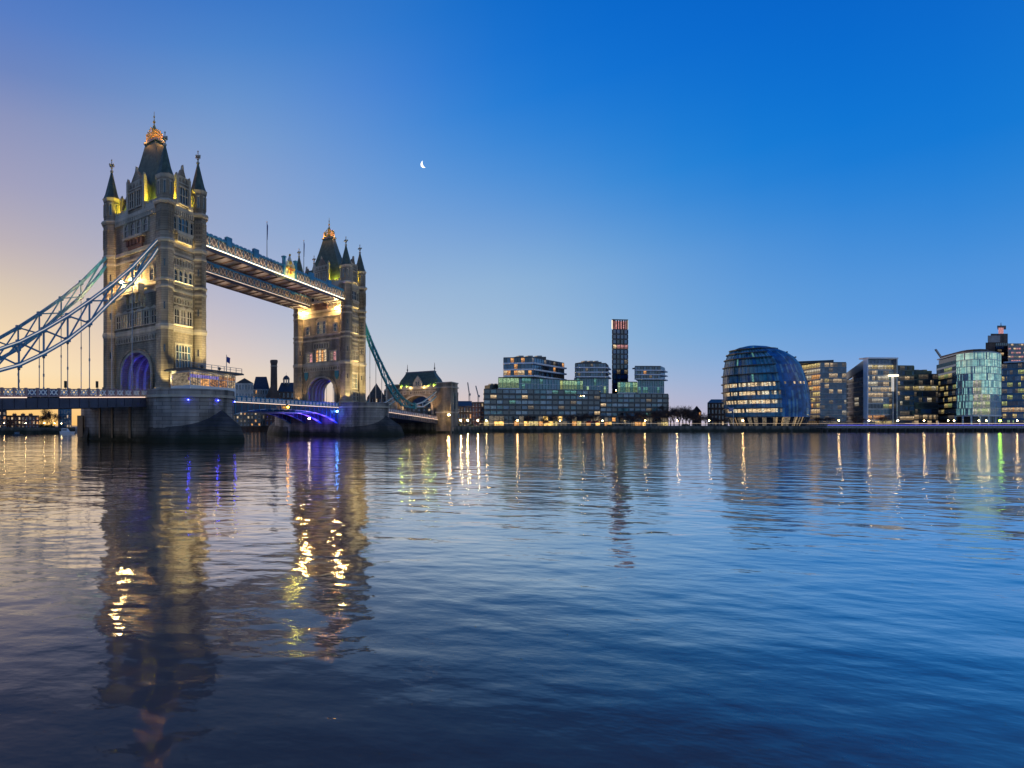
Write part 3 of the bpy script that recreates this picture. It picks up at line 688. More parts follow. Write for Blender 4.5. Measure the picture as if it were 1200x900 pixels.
# ------------------------------------------------------------------ high walkways
def walkway(label, y0, y1, crest):
    root = thing('high_walkway', label, 'walkway', (*bw(0, 0), 0), PHI, 'the two high level walkways')
    xa, xb = TX + .35, SPAN - TX - .35; n = 22; d = (xb - xa) / n
    m = MB(); m.box(xa, xb, y0 + .25, y1 - .25, 44.45, 44.8, 'grey_metal')
    for i in range(n + 1): m.box(xa + d * i - .1, xa + d * i + .1, y0 + .25, y1 - .25, 44.2, 44.45, 'brown_brick')
    m.build('floor_plate', root)
    m = MB(); m.box(xa, xb, y0 + .4, y1 - .4, 47.75, 47.95, 'lead')
    m.prism([(xa, y0 + .4), (xb, y0 + .4), (xb, y1 - .4), (xa, y1 - .4)], 47.95, 48.25, 'lead', [(xa, y0 + 1.6), (xb, y0 + 1.6), (xb, y1 - 1.6), (xa, y1 - 1.6)]); m.build('roof', root)
    for y, s in ((y0, -1), (y1, 1)):
        m = MB()
        m.box(xa, xb, y - .22, y + .22, 44.15, 44.75, 'girder_blue'); m.box(xa, xb, y - .18, y + .18, 45.25, 45.45, 'bridge_blue'); m.box(xa, xb, y - .25, y + .25, 47.55, 48.0, 'bridge_blue')
        m.box(xa, xb, y - .03, y + .03, 45.45, 47.55, 'brown_panel')
        k = n * 2; e = (xb - xa) / k
        for i in range(k):
            a = xa + e * i
            for o in (s * .1,):
                m.beam((a, y + o, 45.45), (a + e, y + o, 47.55), .08, .17, 'cream_iron'); m.beam((a, y + o * 1.1, 47.55), (a + e, y + o * 1.1, 45.45), .08, .17, 'cream_iron')
            if i % 2 == 0: m.box(a - .1, a + .1, y - .16, y + .16, 45.45, 47.55, 'bridge_blue')
            m.ball((a + e / 2, y + s * .12, 46.5), .22, 'cream_iron', 6, 4)
        for i in range(0, k):
            m.box(xa + e * i + .3, xa + e * i + e - .3, y - .08, y + .08, 48.0, 48.3, 'bridge_blue')
        for t in (.145, .30, .69, .84): m.box(xa + (xb - xa) * t - 1.0, xa + (xb - xa) * t + 1.0, y - .4, y + .4, 46.9, 49.1, 'bridge_blue')
        m.build('lattice_side', root)
        m = MB(); m.beam((xa + .5, y + s * .3, 45.0), (xb - .5, y + s * .3, 45.0), .14, .2, 'led_walk' if crest else 'led_faint'); m.build('light_strip', root)
    if crest:
        xm = SPAN / 2 + 1.4; m = MB(); y = y0 - .32; F = ((xm, y), (1, 0), (0, -1))
        m.fpoly(F, [(-2.3, 45.3), (2.3, 45.3), (2.3, 49.0), (1.2, 49.4), (.5, 50.4), (0, 51.2), (-.5, 50.4), (-1.2, 49.4), (-2.3, 49.0)], -.25, .1, 'pale_stone')
        m.fpoly(F, [(-1.1, 46.2), (0, 45.6), (1.1, 46.2), (1.1, 48.2), (-1.1, 48.2)], .1, .3, 'gold'); m.fbox(F, -.18, .18, 45.9, 48.1, .3, .38, 'red_cloth'); m.fbox(F, -1.0, 1.0, 47.1, 47.4, .3, .37, 'red_cloth')
        m.ball((xm, y - .2, 49.2), .55, 'gold'); m.ball((xm - 1.7, y - .2, 47.6), .45, 'gold'); m.ball((xm + 1.7, y - .2, 47.6), .45, 'gold'); m.ball((xm, y, 51.4), .35, 'gold')
        for s in (-2.9, 2.9): m.fbox(F, s - .45, s + .45, 45.2, 50.0, -.35, .25, 'bridge_blue'); m.fbox(F, s - .6, s + .6, 50.0, 50.4, -.5, .4, 'bridge_blue')
        m.build('coat_of_arms', root)
        lamp('crest_light', root, (xm - 1.2, y - 1.6, 46.0), (1, .9, .15), 200, .15); lamp('crest_light', root, (xm + 1.2, y - 1.6, 46.0), (1, .9, .15), 200, .15)
    for i in range(9):                                     # warm light washing the underside and the lattice
        lamp('underside_light', root, (xa + 4 + i * (xb - xa - 8) / 8, (y0 + y1) / 2, 42.9), (1, .60, .36), 85, (3, 3), 'AREA', (xa + 4 + i * (xb - xa - 8) / 8, (y0 + y1) / 2, 50))
    lamp('lattice_light', root, ((xa + xb) / 2, y0 - .55, 44.9), (1, .72, .44), 900 if crest else 160, (xb - xa - 2, .15), 'AREA', ((xa + xb) / 2, y0 - .1, 47.5))
    return root
walkway('upper nearer high walkway with coat of arms and bright warm light strip', -9.3, -4.1, True)
walkway('high walkway seen below and behind the one with the coat of arms', 4.5, 9.3, False)
for x, lab in ((34.7, 'tall thin flagpole standing on the high walkway, the one nearer the left tower'), (53.5, 'flagpole on the high walkway just left of the farther tower')):
    t = thing('flagpole', lab, 'flagpole', (*bw(x, -7), 48.2), PHI, 'flagpoles on the walkway')
    m = MB(); m.cyl(0, 0, 0, 11.0, .11, .06, 6, 'dark_metal'); m.ball((0, 0, 11.0), .16, 'gold', 6, 4); m.build('pole', t)
    m = MB(); m.hexa([(.08, -.12, 6.6), (.42, .1, 6.2), (.42, .16, 6.2), (.08, -.06, 6.6), (.08, -.03, 10.6), (.55, .04, 10.1), (.55, .1, 10.1), (.08, .03, 10.6)], 'flag_blue'); m.build('flag', t)

# ------------------------------------------------------------------ suspension chains and their hangers
UP = [(6.6, 42.9), (8.6, 40.8), (13.7, 35.3), (18.7, 30.8), (23.8, 26.7), (28.4, 23.2), (33.1, 20.0), (37.6, 17.3), (42.2, 15.2), (47, 13.7), (52, 12.7), (56.6, 12.1)]
LO = [(6.6, 41.2), (8.6, 38.4), (13.7, 32.2), (18.7, 27.7), (23.8, 22.6), (28.4, 18.9), (33.1, 15.9), (37.6, 13.5), (42.2, 11.9), (47, 11.2), (52, 11.0), (56.6, 11.2)]
def suspension_chain(label, y, face, col, loc, rz, pale_front):
    root = thing('suspension_chain', label, 'bridge chain', loc, rz, 'suspension chains of the bridge')
    P = lambda p: (-p[0], y, p[1])
    m = MB(); m.chain([P(p) for p in UP], .55, .62, col)
    if pale_front: m.chain([(-p[0], y + face * .30, p[1] + .1) for p in UP], .1, .16, 'chain_led')
    m.build('upper_chord', root)
    m = MB(); m.chain([P(p) for p in LO], .55, .62, col)
    if pale_front: m.chain([(-p[0], y + face * .30, p[1] + .1) for p in LO], .1, .2, 'chain_led')
    m.build('lower_chord', root)
    m = MB()
    for i in range(2, len(UP) - 1):
        m.beam(P(UP[i]), P(LO[i]), .28, .24, col)
        if i < len(UP) - 2:
            m.beam(P(UP[i]), P(LO[i + 1]), .26, .24, col); m.beam((-LO[i][0], y + .1, LO[i][1]), (-UP[i + 1][0], y + .1, UP[i + 1][1]), .26, .24, col)
        for q in (UP[i], LO[i]): m.box(-q[0] - .45, -q[0] + .45, y - .32, y + .32, q[1] - .42, q[1] + .42, col)
    m.beam(P(UP[1]), P(LO[2]), .26, .3, col)
    m.build('bracing', root)
    for i in range(2, len(LO) - 1):
        t, z = LO[i]; zz = zp(t) - 1.4
        if z - zz < .8: continue
        m = MB(); m.cyl(-t, y, zz, z, .10, .10, 6, 'grey_metal'); m.cyl(-t, y, zz, zz + 1.7, .2, .16, 6, 'grey_metal'); m.ball((-t, y, z - .6), .3, 'grey_metal', 6, 4); m.cyl(-t, y, (z + zz) / 2 - .25, (z + zz) / 2 + .25, .17, .17, 6, 'grey_metal')
        m.build('hanger', root)
    # short chain climbing again to the abutment
    A = [(56.6, 12.1), (66, 13.6), (76, 16.6), (87, 20.2)]; B = [(56.6, 11.2), (66, 11.6), (76, 14.3), (87, 18.1)]
    m = MB()
    for Q, w in ((A, col), (B, col)):
        m.chain([P(p) for p in Q], .55, .62, w); m.chain([(-p[0], y + face * .30, p[1] + .1) for p in Q], .1, .36, 'white_paint')
    for p, q in zip(A, B): m.beam(P(p), P(q), .25, .2, 'bridge_pale')
    for i in range(3): m.beam(P(A[i]), P(B[i + 1]), .22, .2, 'bridge_pale')
    m.box(-57.6, -55.6, y - .5, y + .5, 10.4, 13.0, col); m.build('abutment_chain', root)
    return root
suspension_chain('nearer blue suspension chain with white edges, crossing the front of the left tower', -8.8, -1, 'bridge_blue', (*bw(0, 0), 0), PHI, True)
suspension_chain('blue suspension chain behind, meeting the far left edge of the left tower', 8.8, -1, 'bridge_blue', (*bw(0, 0), 0), PHI, False)
suspension_chain('teal suspension chain on the river side right of the farther tower', 8.8, 1, 'bridge_teal', (*bw(SPAN, 0), 0), PHI + math.pi, False)
suspension_chain('teal suspension chain on the far side of the deck right of the farther tower', -8.8, 1, 'bridge_teal', (*bw(SPAN, 0), 0), PHI + math.pi, False)

# ------------------------------------------------------------------ south abutment gatehouse
def gatehouse():
    root = thing('bridge_gatehouse', 'stone bridge gatehouse with green lit roof at the far end of the deck', 'gatehouse', (*bw(169, 0), 0), PHI)
    F = ((-4.2, 0), (0, -1), (-1, 0))
    m = MB(); m.arch_wall(-12.5, 12.5, -2, 20.5, 6.6, 11.5, 17.5, -4.2, 4.2, 'tower_stone')
    carved(m, F, -9, 9, 18.4, 19.9, 20, d=.35); m.build('wall', root)
    m = MB(); m.arch_ring(6.6, 11.5, 17.5, .8, -4.6, -4.1, 'trim_stone', z0=7); m.build('arch_moulding', root)
    m = MB(); m.box(-4.6, 4.6, -9.2, 9.2, 20.5, 21.1, 'trim_stone'); crenels(m, F, -9, 9, 21.1, 22.2, 14, -.2, .3); m.build('battlement', root)
    for s in (-1, 1):
        m = MB(); m.box(-5.0, 5.0, s * 12.2 - 3.2, s * 12.2 + 3.2, -2, 22.8, 'tower_stone'); m.box(-5.4, 5.4, s * 12.2 - 3.6, s * 12.2 + 3.6, 20.6, 21.2, 'trim_stone'); m.box(-5.4, 5.4, s * 12.2 - 3.6, s * 12.2 + 3.6, 9.2, 9.8, 'trim_stone')
        m.box(-5.3, 5.3, s * 12.2 - 3.5, s * 12.2 + 3.5, 22.8, 23.3, 'trim_stone')
        FW = ((0, s * (12.2 + 3.2)), (-s * 1, 0), (0, s)); m.fpoly(FW, [(-1.6, 11), (1.6, 11), (1.6, 16.5), (0, 18.5), (-1.6, 16.5)], -.1, .06, 'glass_dark'); m.fbox(FW, -2.0, -1.6, 10.6, 18.6, -.05, .3, 'trim_stone'); m.fbox(FW, 1.6, 2.0, 10.6, 18.6, -.05, .3, 'trim_stone')
        tt = m.build('corner_turret', root)
    m = MB()
    pr = [(21.1, 3.8, 9.4), (23.2, 3.7, 9.3), (25.2, 3.1, 8.6), (27.0, 2.3, 7.4), (28.6, 1.6, 6.6)]
    for (za, xa, ya), (zb, xb, yb) in zip(pr, pr[1:]): m.prism([(-xa, -ya), (xa, -ya), (xa, ya), (-xa, ya)], za, zb, 'slate', [(-xb, -yb), (xb, -yb), (xb, yb), (-xb, yb)], cap=False)
    m.box(-1.7, 1.7, -6.7, 6.7, 28.6, 29.2, 'lead'); rf = m.build('roof', root)
    for s in (-1, 1):
        m = MB(); m.cyl(0, s * 6.5, 29.2, 33.0, .2, .08, 6, 'dark_metal'); m.ball((0, s * 6.5, 30.4), .4, 'dark_metal', 8, 5); m.build('finial', rf)
    m = MB(); m.fpoly(F, [(-2.2, 21), (2.2, 21), (2.2, 23.6), (1.2, 25.2), (0, 27.0), (-1.2, 25.2), (-2.2, 23.6)], -1.5, .1, 'trim_stone'); m.fbox(F, -.9, .9, 21.8, 24.2, .1, .16, 'glass_dark'); m.fbox(F, -.08, .08, 21.8, 24.2, .16, .3, 'trim_stone'); m.build('gable', root)
    for s in (-6.2, -3.2, 3.2, 6.2): win(root, F, s, 18.3 + .1, .9, 1.5, 1, 'glass_dark')
    for y in (-7.8, -5, 5, 7.8): lamp('roof_flood', root, (-4.2, y, 21.7), (.75, 1, .12), 900, .2)
    for y in (-7, 7): lamp('wall_flood', root, (-11, y, 9.5), (1, .62, .28), 2600, .3, 'SPOT', (-4.2, y * .9, 17), 80)
    for y in (-3.2, 3.2): lamp('roof_flood', root, (-4.9, y, 21.3), (1, .75, .3), 150, .2)
    return root
gatehouse()

# ------------------------------------------------------------------ control cabin, mast and lamps on the near pier
def cabin():
    root = thing('control_cabin', 'control cabin with lit windows and overhanging flat roof on the near pier', 'cabin', (*bw(.9, -15.6), 9.78), PHI)
    m = MB(); m.box(-7.2, 7.2, -2.2, 3.4, 0, 1.9, 'white_paint')
    for x in (-7.2, -4.3, -1.4, 1.5, 4.4, 7.05): m.box(x, x + .15, -2.2, -2.05, 1.9, 4.6, 'white_paint'); m.box(x, x + .15, 3.25, 3.4, 1.9, 4.6, 'white_paint')
    m.box(-7.2, 7.2, -1.9, 3.1, 4.5, 4.9, 'white_paint'); m.build('wall', root)
    m = MB(); m.box(-8.4, 8.9, -3.2, 4.2, 4.9, 5.2, 'dark_panel'); m.box(-8.2, 8.7, -3.0, 4.0, 5.2, 5.32, 'brown_brick'); m.build('roof', root)
    rr = random.Random(5)
    for i, x in enumerate((-7.05, -4.15, -1.25, 1.65, 4.55)):
        for y0, y1 in ((-2.14, -2.09), (3.3, 3.35)):
            m = MB(); w = 2.72 if i < 4 else 2.5
            m.box(x, x + w, y0, y1, 1.9, 3.4, rr.choice(['lit_orange', 'lit_orange_low', 'lit_warm_low', 'lit_warm'])); m.box(x, x + w, y0, y1, 3.45, 4.1, 'sign_glow' if i in (0, 1, 2) else 'lit_orange_low'); m.box(x, x + w, y0 - .03, y1 + .03, 3.38, 3.47, 'white_paint'); [m.box(x + w * q - .06, x + w * q + .06, y0 - .04, y1 + .04, 1.9, 4.5, 'dark_panel') for q in (.25, .5, .75)]; m.box(x, x + w, y0, y1, 4.1, 4.5, 'lit_warm_low')
            m.build('window', root)
    for x, mm in ((-7.2, 1), (7.2, -1)):
        m = MB(); m.box(x - .03, x + .03, -1.6, 2.8, 1.9, 4.4, 'lit_dim'); m.build('window', root)
    m = MB()
    for i in range(9): m.box(-7.6 + i * 2, -7.5 + i * 2, -3.0, -2.9, 5.32, 6.3, 'grey_metal')
    m.box(-7.6, 8.5, -3.0, -2.92, 6.25, 6.33, 'grey_metal'); m.box(-7.6, 8.5, -3.0, -2.92, 5.8, 5.86, 'grey_metal'); m.build('roof_railing', root)
    for x in (-5, 0, 5): lamp('ceiling_light', root, (x, -2.9, 4.5), (1, .72, .3), 14, .15)
    return root
cabin()
t = thing('signal_mast', 'grey mast with flag and crossarms at the right end of the near pier', 'mast', (*bw(8.0, -15.2), 9.78), PHI)
m = MB(); m.cyl(0, 0, 0, 2.2, .55, .5, 8, 'bridge_blue'); m.cyl(0, 0, 2.2, 9.6, .12, .07, 8, 'grey_metal'); m.build('pole', t)
m = MB(); m.beam((-1.4, .9, 3.9), (1.4, -.9, 3.9), .14, .14, 'dark_metal'); m.beam((-.8, .5, 5.1), (.8, -.5, 5.1), .1, .1, 'dark_metal'); m.build('crossarm', t)
for q in ((-1.4, .9, 4.2), (1.4, -.9, 4.2), (.8, -.5, 5.4), (-.8, .5, 5.4)):
    m = MB(); m.cyl(*q[:2], q[2] - .3, q[2] + .3, .16, .22, 8, 'dark_metal'); m.build('signal_lamp', t)
m = MB(); m.hexa([(.08, -.05, 8.0), (.7, -.4, 7.6), (.7, -.34, 7.6), (.08, .01, 8.0), (.08, -.05, 9.2), (.75, -.5, 8.9), (.75, -.44, 8.9), (.08, .01, 9.2)], 'flag_blue'); m.build('flag', t)

def floodlight(x, y, z, aim, col, e, label, spot=75, host=None):
    """A floodlight: housing, lens, yoke and its own light, in bridge coordinates."""
    t = thing('floodlight', label, 'floodlight', (*bw(x, y), z), PHI, 'floodlights on the bridge')
    d = (Vector(aim) - Vector((x, y, z))).normalized()
    m = MB(); m.beam(-d * .25, d * .2, .5, .42, 'dark_metal'); m.build('housing', t)
    m = MB(); m.beam(d * .2, d * .24, .42, .36, 'white_paint'); m.build('lens', t)
    m = MB(); m.cyl(0, 0, -.6, -.05, .07, .07, 6, 'dark_metal'); m.build('stand', t)
    lamp('floodlight_beam', t, d * .4, col, e, .2, 'SPOT', Vector(d) * 10, spot)
for xx, lab, lab2 in ((0, 'near', 'left'), (SPAN, 'far', 'farther')):
    k = 1
    fl = [(-7.8, -12.4, 10.4, (-5.6, -10.6, 21), 3000, 'left corner turret'), (8.2, -12.4, 10.4, (5.6, -10.4, 24), 2500, 'right corner turret')]
    fl += [(-2.5, -17.5, 15.7, (-2.0, -9.4, 27), 5200, 'left half of the river front'), (3.0, -17.5, 15.7, (2.0, -9.4, 27), 5200, 'right half of the river front')] if xx == 0 else [(-3, -18.0, 10.4, (-2.0, -9.4, 24), 11000, 'left half of the river front'), (3, -18.0, 10.4, (2.0, -9.4, 24), 11000, 'right half of the river front')]
    for x, y, z, a, e, w in fl:
        floodlight(xx + x, y, z, (xx + a[0], a[1], a[2]), (1, .82, .36), e, 'dark floodlight at the %s pier washing the %s' % (lab, w), 70 if z < 12 else 95)
    # yellow green floods inside the battlements
    for x, y in ((-4.7, 5.0), (-4.7, -5.0), (-2.7, -8.5), (2.7, -8.5)):
        side = 'between turret and gable, %s' % {(-4.7, 5.0): 'landward left', (-4.7, -5.0): 'landward right', (-2.7, -8.5): 'river left', (2.7, -8.5): 'river right'}[(x, y)]
        floodlight(xx + x, y, 51.9, (xx + x * .8, y + (.8 if y > -5.5 else .2), 58), (1, .85, .04), 1500, 'yellow roof floodlight of the %s tower, %s' % (lab2, side), 165)

def globe_lamp(p, r, mat, col, e, label, group=None, name='wall_lamp', host=None):
    t = thing(name, label, 'lamp', (*bw(p[0], p[1]), p[2]), PHI, group)
    m = MB(); m.ball((0, 0, 0), r, mat, 10, 6); m.build('bulb', t)
    m = MB(); m.cyl(0, 0, r * .7, r * 1.5, r * .9, r * .2, 8, 'dark_metal'); m.cyl(0, 0, -r * 1.6, -r * .7, r * .2, r * .6, 8, 'dark_metal'); m.build('lamp_holder', t)
    if e: lamp('lamp_light', t, (0, 0, 0), col, e, r * 1.05)
    return t
for y, w in ((2.0, 'left'), (-1.2, 'right')):
    globe_lamp((-TX - 2.6, y, 35.3), .42, 'lamp_hot', (1, .68, .25), 380, 'bright globe lamp on the %s of the balcony of the near tower' % w, 'balcony lamps')
for y, w in ((6.6, 'left end, beneath the farther walkway'), (-6.4, 'right end, beneath the nearer walkway')):
    globe_lamp((SPAN - TX - 1.3, y, 42.6), .42, 'lamp_hot', (1, .58, .20), 4200, 'bright warm lamp high on the far tower, ' + w, 'lamps under the walkway ends')
floodlight(SPAN - 8.6, 7.6, 10.0, (SPAN - 5.4, 8.2, 26), (1, .66, .28), 1500, 'dark floodlight by the roadway at the foot of the far tower, left corner', 70)
floodlight(SPAN - 8.6, -7.4, 10.0, (SPAN - 5.4, -8.2, 26), (1, .66, .28), 1500, 'dark floodlight by the roadway at the foot of the far tower, right corner', 70)
# lights in the portals
for xx, lab in ((0, 'near'), (SPAN, 'far')):
    globe_lamp((xx - 2.2, -3.9, 13.2), .12, 'lamp_blue', (.022, .02, 1), 6500, 'blue lamp inside the archway of the %s tower, north end' % lab, 'blue archway lamps')
    globe_lamp((xx + 2.4, -3.9, 13.2), .12, 'lamp_blue', (.022, .02, 1), 6500, 'blue lamp inside the archway of the %s tower, south end' % lab, 'blue archway lamps')
    for x in (-2.3, .05, 2.4): globe_lamp((xx + x, 4.1, 10.4), .1, 'lamp_white', (1, .80, .55), 80, 'white lamp low between the vault ribs of the %s archway, %s' % (lab, {-2.3: 'nearest the north mouth', .05: 'middle', 2.4: 'nearest the south mouth'}[x]), 'white archway lamps')
for p, w in (((-7.5, -18.5, 8.6), 'left'), ((-1.5, -21.1, 8.6), 'middle'), ((5.6, -19.6, 8.6), 'right')):
    globe_lamp(p, .13, 'lamp_blue', (.05, .05, 1), 16, 'small blue lamp on the rounded end of the near pier, %s of three' % w, 'blue lamps on the near pier', 'pier_lamp')
globe_lamp((SPAN - 12.5, -9.9, 8.0), .34, 'lamp_cyan', (.08, .3, 1), 60, 'bright blue navigation lamp beside the far pier under the roadway', None, 'navigation_lamp')
globe_lamp((SPAN / 2, -9.9, 8.6), .34, 'lamp_amber', (1, .45, .05), 40, 'amber navigation lamp under the middle of the roadway', None, 'navigation_lamp')
globe_lamp((SPAN / 2 + 14, -8.2, 5.6), .30, 'lamp_white', (1, .6, .5), 60, 'pinkish work lamp under the far lifting leaf', None, 'navigation_lamp')
globe_lamp((SPAN + 79, -15.8, 8.2), .4, 'lamp_warm', (1, .66, .28), 6500, 'very bright lamp on the river side of the bridge gatehouse', None, 'wall_lamp')
globe_lamp((SPAN + 10.5, -7.6, 15.4), .3, 'lamp_warm', (1, .62, .2), 90, 'warm lamp by the deck right of the far tower', None, 'street_lamp')
for px, x, lab in ((84, -26.9, 'traffic light behind the near deck, the left of two'), (112, -20.9, 'traffic light behind the near deck, close to the left tower')):
    t = thing('traffic_light', lab, 'traffic light', (*bw(x + .8, -4.5 if px < 100 else -6.0), zp(-x) - 1.42), PHI, 'traffic lights on the deck')
    m = MB(); m.cyl(0, 0, 0, 2.0, .07, .07, 6, 'dark_metal'); m.build('pole', t)
    m = MB(); m.box(-.2, .2, -.18, .18, 2.0, 3.1, 'dark_metal'); m.box(-.3, .3, -.04, .04, 1.9, 3.2, 'dark_panel'); m.build('signal_head', t)
    m = MB()
    for k in range(3): m.cyl(0, -.17, 2.1 + k * .34, 2.36 + k * .34, .12, .12, 8, 'leaf')
    m.build('lens', t)

# ------------------------------------------------------------------ the south bank
def frame(A, B):
    A, B = Vector(A), Vector(B); d = (B - A); L = d.length; d /= L
    return (tuple(A), (d.x, d.y), (d.y, -d.x)), L
STY = {
 'residential': dict(p=[('glass_blue', 4), ('glass_dark', 7), ('glass_teal', 4), ('glass_sky', 4), ('lit_dim', .7), ('lit_teal', .7), ('lit_warm', .2)], slab='dark_panel', ms='dark_panel', sf=.34, so=.35, mo=.18),
 'penthouse': dict(p=[('glass_teal', 6), ('glass_blue', 3), ('lit_teal', 2.5), ('lit_green', .7)], slab='pale_slab', ms='bridge_teal', sf=.06, so=.15, mo=.06),
 'balcony': dict(p=[('glass_dark', 5), ('glass_blue', 4), ('lit_dim', 1), ('lit_orange', .5)], slab='pale_slab', ms='dark_panel', sf=.24, so=1.4, mo=.05),
 'greenlit': dict(p=[('lit_green', 4), ('lit_teal', 3), ('lit_yellowgreen', 1)], slab='pale_slab', ms='bridge_teal', sf=.08, so=.15, mo=.08),
 'campanile': dict(p=[('glass_navy', 5), ('glass_blue', 3), ('glass_dark', 3), ('lit_dim', .7)], slab='dark_panel', ms='brown_brick', sf=.22, so=.1, mo=.3),
 'officeblue': dict(p=[('glass_blue', 5), ('glass_navy', 3), ('glass_sky', 3), ('lit_soft', .6), ('glass_pale', 2), ('lit_dim', 1)], slab='blue_panel', ms='grey_metal', sf=.2, so=.12, mo=.08),
 'officelit': dict(p=[('glass_sky', 4), ('lit_soft', 9), ('lit_warm', 6), ('lit_yellow', 2), ('lit_white', 4), ('lit_dim', 5), ('glass_pale', 4), ('glass_teal', 2)], slab='grey_metal', ms='grey_metal', sf=.2, so=.15, mo=.1),
 'atrium': dict(p=[('lit_soft', 3), ('lit_yellow', 4), ('lit_warm', 3), ('lit_dim', 3), ('glass_teal', 2), ('lit_orange', 1)], slab='concrete', ms='grey_metal', sf=.25, so=.3, mo=.08),
 'darkoffice': dict(p=[('glass_dark', 9), ('glass_navy', 5), ('lit_white', .5), ('lit_warm', .9), ('lit_dim', 2)], slab='dark_panel', ms='dark_panel', sf=.22, so=.12, mo=.08),
 'greenglass': dict(p=[('drum_a', 6), ('drum_b', 5), ('drum_c', 3), ('glass_teal', .6)], slab='grey_metal', ms='white_paint', sf=.05, so=.08, mo=.05),
 'yellowoffice': dict(p=[('glass_sky', 3), ('lit_yellow', 4), ('lit_yellowgreen', 3), ('lit_dim', 4), ('glass_teal', 3), ('glass_dark', 2)], slab='blue_panel', ms='blue_panel', sf=.3, so=.2, mo=.1),
 'shops': dict(p=[('lit_shop', 3), ('lit_yellow', 2), ('lit_orange', 4), ('glass_dark', 6), ('lit_dim', 3)], slab='dark_panel', ms='dark_panel', sf=.12, so=.3, mo=.15),
 'pinkfloors': dict(p=[('lit_pink', 4), ('lit_warm', 3), ('glass_dark', 2), ('lit_dim', 2)], slab='concrete', ms='concrete', sf=.5, so=.2, mo=.05),
}
rnd = random.Random(21)
def facade(root, A, B, z0, z1, nf, nc, sty, over=None, run=1):
    """One glazed front, floor by floor: a band of panes with its mullions, and a floor slab."""
    F, L = frame(A, B); S = STY[sty]; run = max(run, 4 if sty in ('officeblue', 'officelit', 'yellowoffice', 'atrium', 'darkoffice') else 1); h = (z1 - z0) / nf; w = L / nc
    for k in range(nf):
        zb = z0 + h * k; pool = (over or {}).get(k, S['p']); names, ws = zip(*pool)
        m = MB(); mat = None
        for i in range(nc):
            if mat is None or i % run == 0 or rnd.random() < .15: mat = rnd.choices(names, ws)[0]
            zl, zt_ = zb + h * S['sf'] + .01, zb + h - .01; zm = zl + (zt_ - zl) * .55
            if mat in LOWER and not mat.startswith('drum') and sty != 'shops':
                m.fbox(F, i * w + .01, i * w + w - .01, zl, zm - .005, -.25, .02 + .001 * (i % 2), LOWER[mat]); zl = zm
            m.fbox(F, i * w + .01, i * w + w - .01, zl, zt_, -.25, .02 + .001 * (i % 2), mat)
        g = m.build('window_band', root)
        m = MB()
        a_, b_ = zb + h * S['sf'], zb + h - .005; ol = [(-.06, a_), (L + .06, a_)]
        for i in range(nc, -1, -1): ol += [(i * w + .06, a_ + .12), (i * w + .06, b_), (i * w - .06, b_), (i * w - .06, a_ + .12)]
        m.fpoly(F, ol, -.1, .08 + S['mo'], S['ms'])
        m.build('window_frame', g)
        m = MB(); m.fbox(F, -.1, L + .1, zb, zb + h * S['sf'] - .005, -.3, .04 + S['so'], S['slab']); m.build('floor_slab', root)
def inset(pl, d):
    cx = sum(p[0] for p in pl) / len(pl); cy = sum(p[1] for p in pl) / len(pl); o = []
    for x, y in pl:
        v = Vector((cx - x, cy - y)); v = v.normalized() * d if v.length > d else v * .5; o.append((x + v.x, y + v.y))
    return o
def core(root, pl, z0, z1, mat='dark_panel', d=.5, roof='dark_panel', name='wall'):
    m = MB(); m.prism(inset(pl, d), z0, z1 - .05, mat); m.build(name, root)
    m = MB(); m.prism(pl, z1, z1 + .5, roof); m.build('roof', root)
def plant(root, px0, px1, Y, y0, y1, mat='dark_panel'):
    m = MB(); a, b = Xp(px0, Y)[0], Xp(px1, Y)[0]; m.box(a, b, Y, Y + 6, Zp(y0, Y), Zp(y1, Y), mat)
    for i in range(3): m.box(a + (b - a) * (.15 + .3 * i), a + (b - a) * (.3 + .3 * i), Y + 1, Y + 4, Zp(y1, Y), Zp(y1, Y) + .8, 'grey_metal')
    m.build('plant_room', root)

# riverside apartment blocks
P4 = lambda *q: [Xp(*p) for p in q]
def block_a():
    root = thing('apartment_block', 'wide dark apartment block with tilted white balcony storeys and one orange lit flat', 'building', group='riverside apartment blocks')
    pl = P4((567, 290), (703, 302), (702, 330), (582, 322)); core(root, pl, LAND - .1, 23.3)
    facade(root, pl[0], pl[1], 8.6, 23.3, 5, 19, 'residential'); facade(root, pl[0], pl[1], LAND, 8.6, 2, 24, 'shops', {0: [('lit_shop', 4), ('lit_yellow', 3), ('lit_orange', 2), ('glass_dark', 5), ('lit_dim', 3)], 1: [('lit_shop', 1), ('glass_dark', 8), ('lit_dim', 4)]})
    pl = P4((584, 293), (608, 294), (656, 305), (655, 326), (592, 322)); core(root, pl, 23.85, 30)
    facade(root, pl[0], pl[1], 23.85, 30, 1, 5, 'greenlit'); facade(root, pl[1], pl[2], 23.85, 30, 2, 14, 'penthouse')
    pl = P4((590, 293), (623, 290.5), (661, 318), (652, 338), (600, 328)); core(root, pl, 30.5, 41)
    facade(root, pl[0], pl[1], 30.5, 41, 3, 8, 'balcony', {0: [('lit_orange', 3), ('lit_warm', 3), ('glass_dark', 2)]}); facade(root, pl[1], pl[2], 30.5, 41, 3, 14, 'balcony')
    pl = P4((656, 305), (683, 306), (682, 322), (658, 322)); core(root, pl, 23.85, 29.5); facade(root, pl[0], pl[1], 23.85, 29.5, 1, 8, 'greenlit')
    plant(root, 604, 640, 300, 421.5, 418); plant(root, 574, 590, 296, 455, 451)
    m = MB()
    for i in range(16): x, y = Xp(577 + i * 2 - (i % 3), 296 + (i * 7 % 5)); m.ball((x, y, 24.2), .5 + .3 * (i % 2), 'leaf', 7, 5)
    m.build('roof_planting', root)
block_a()
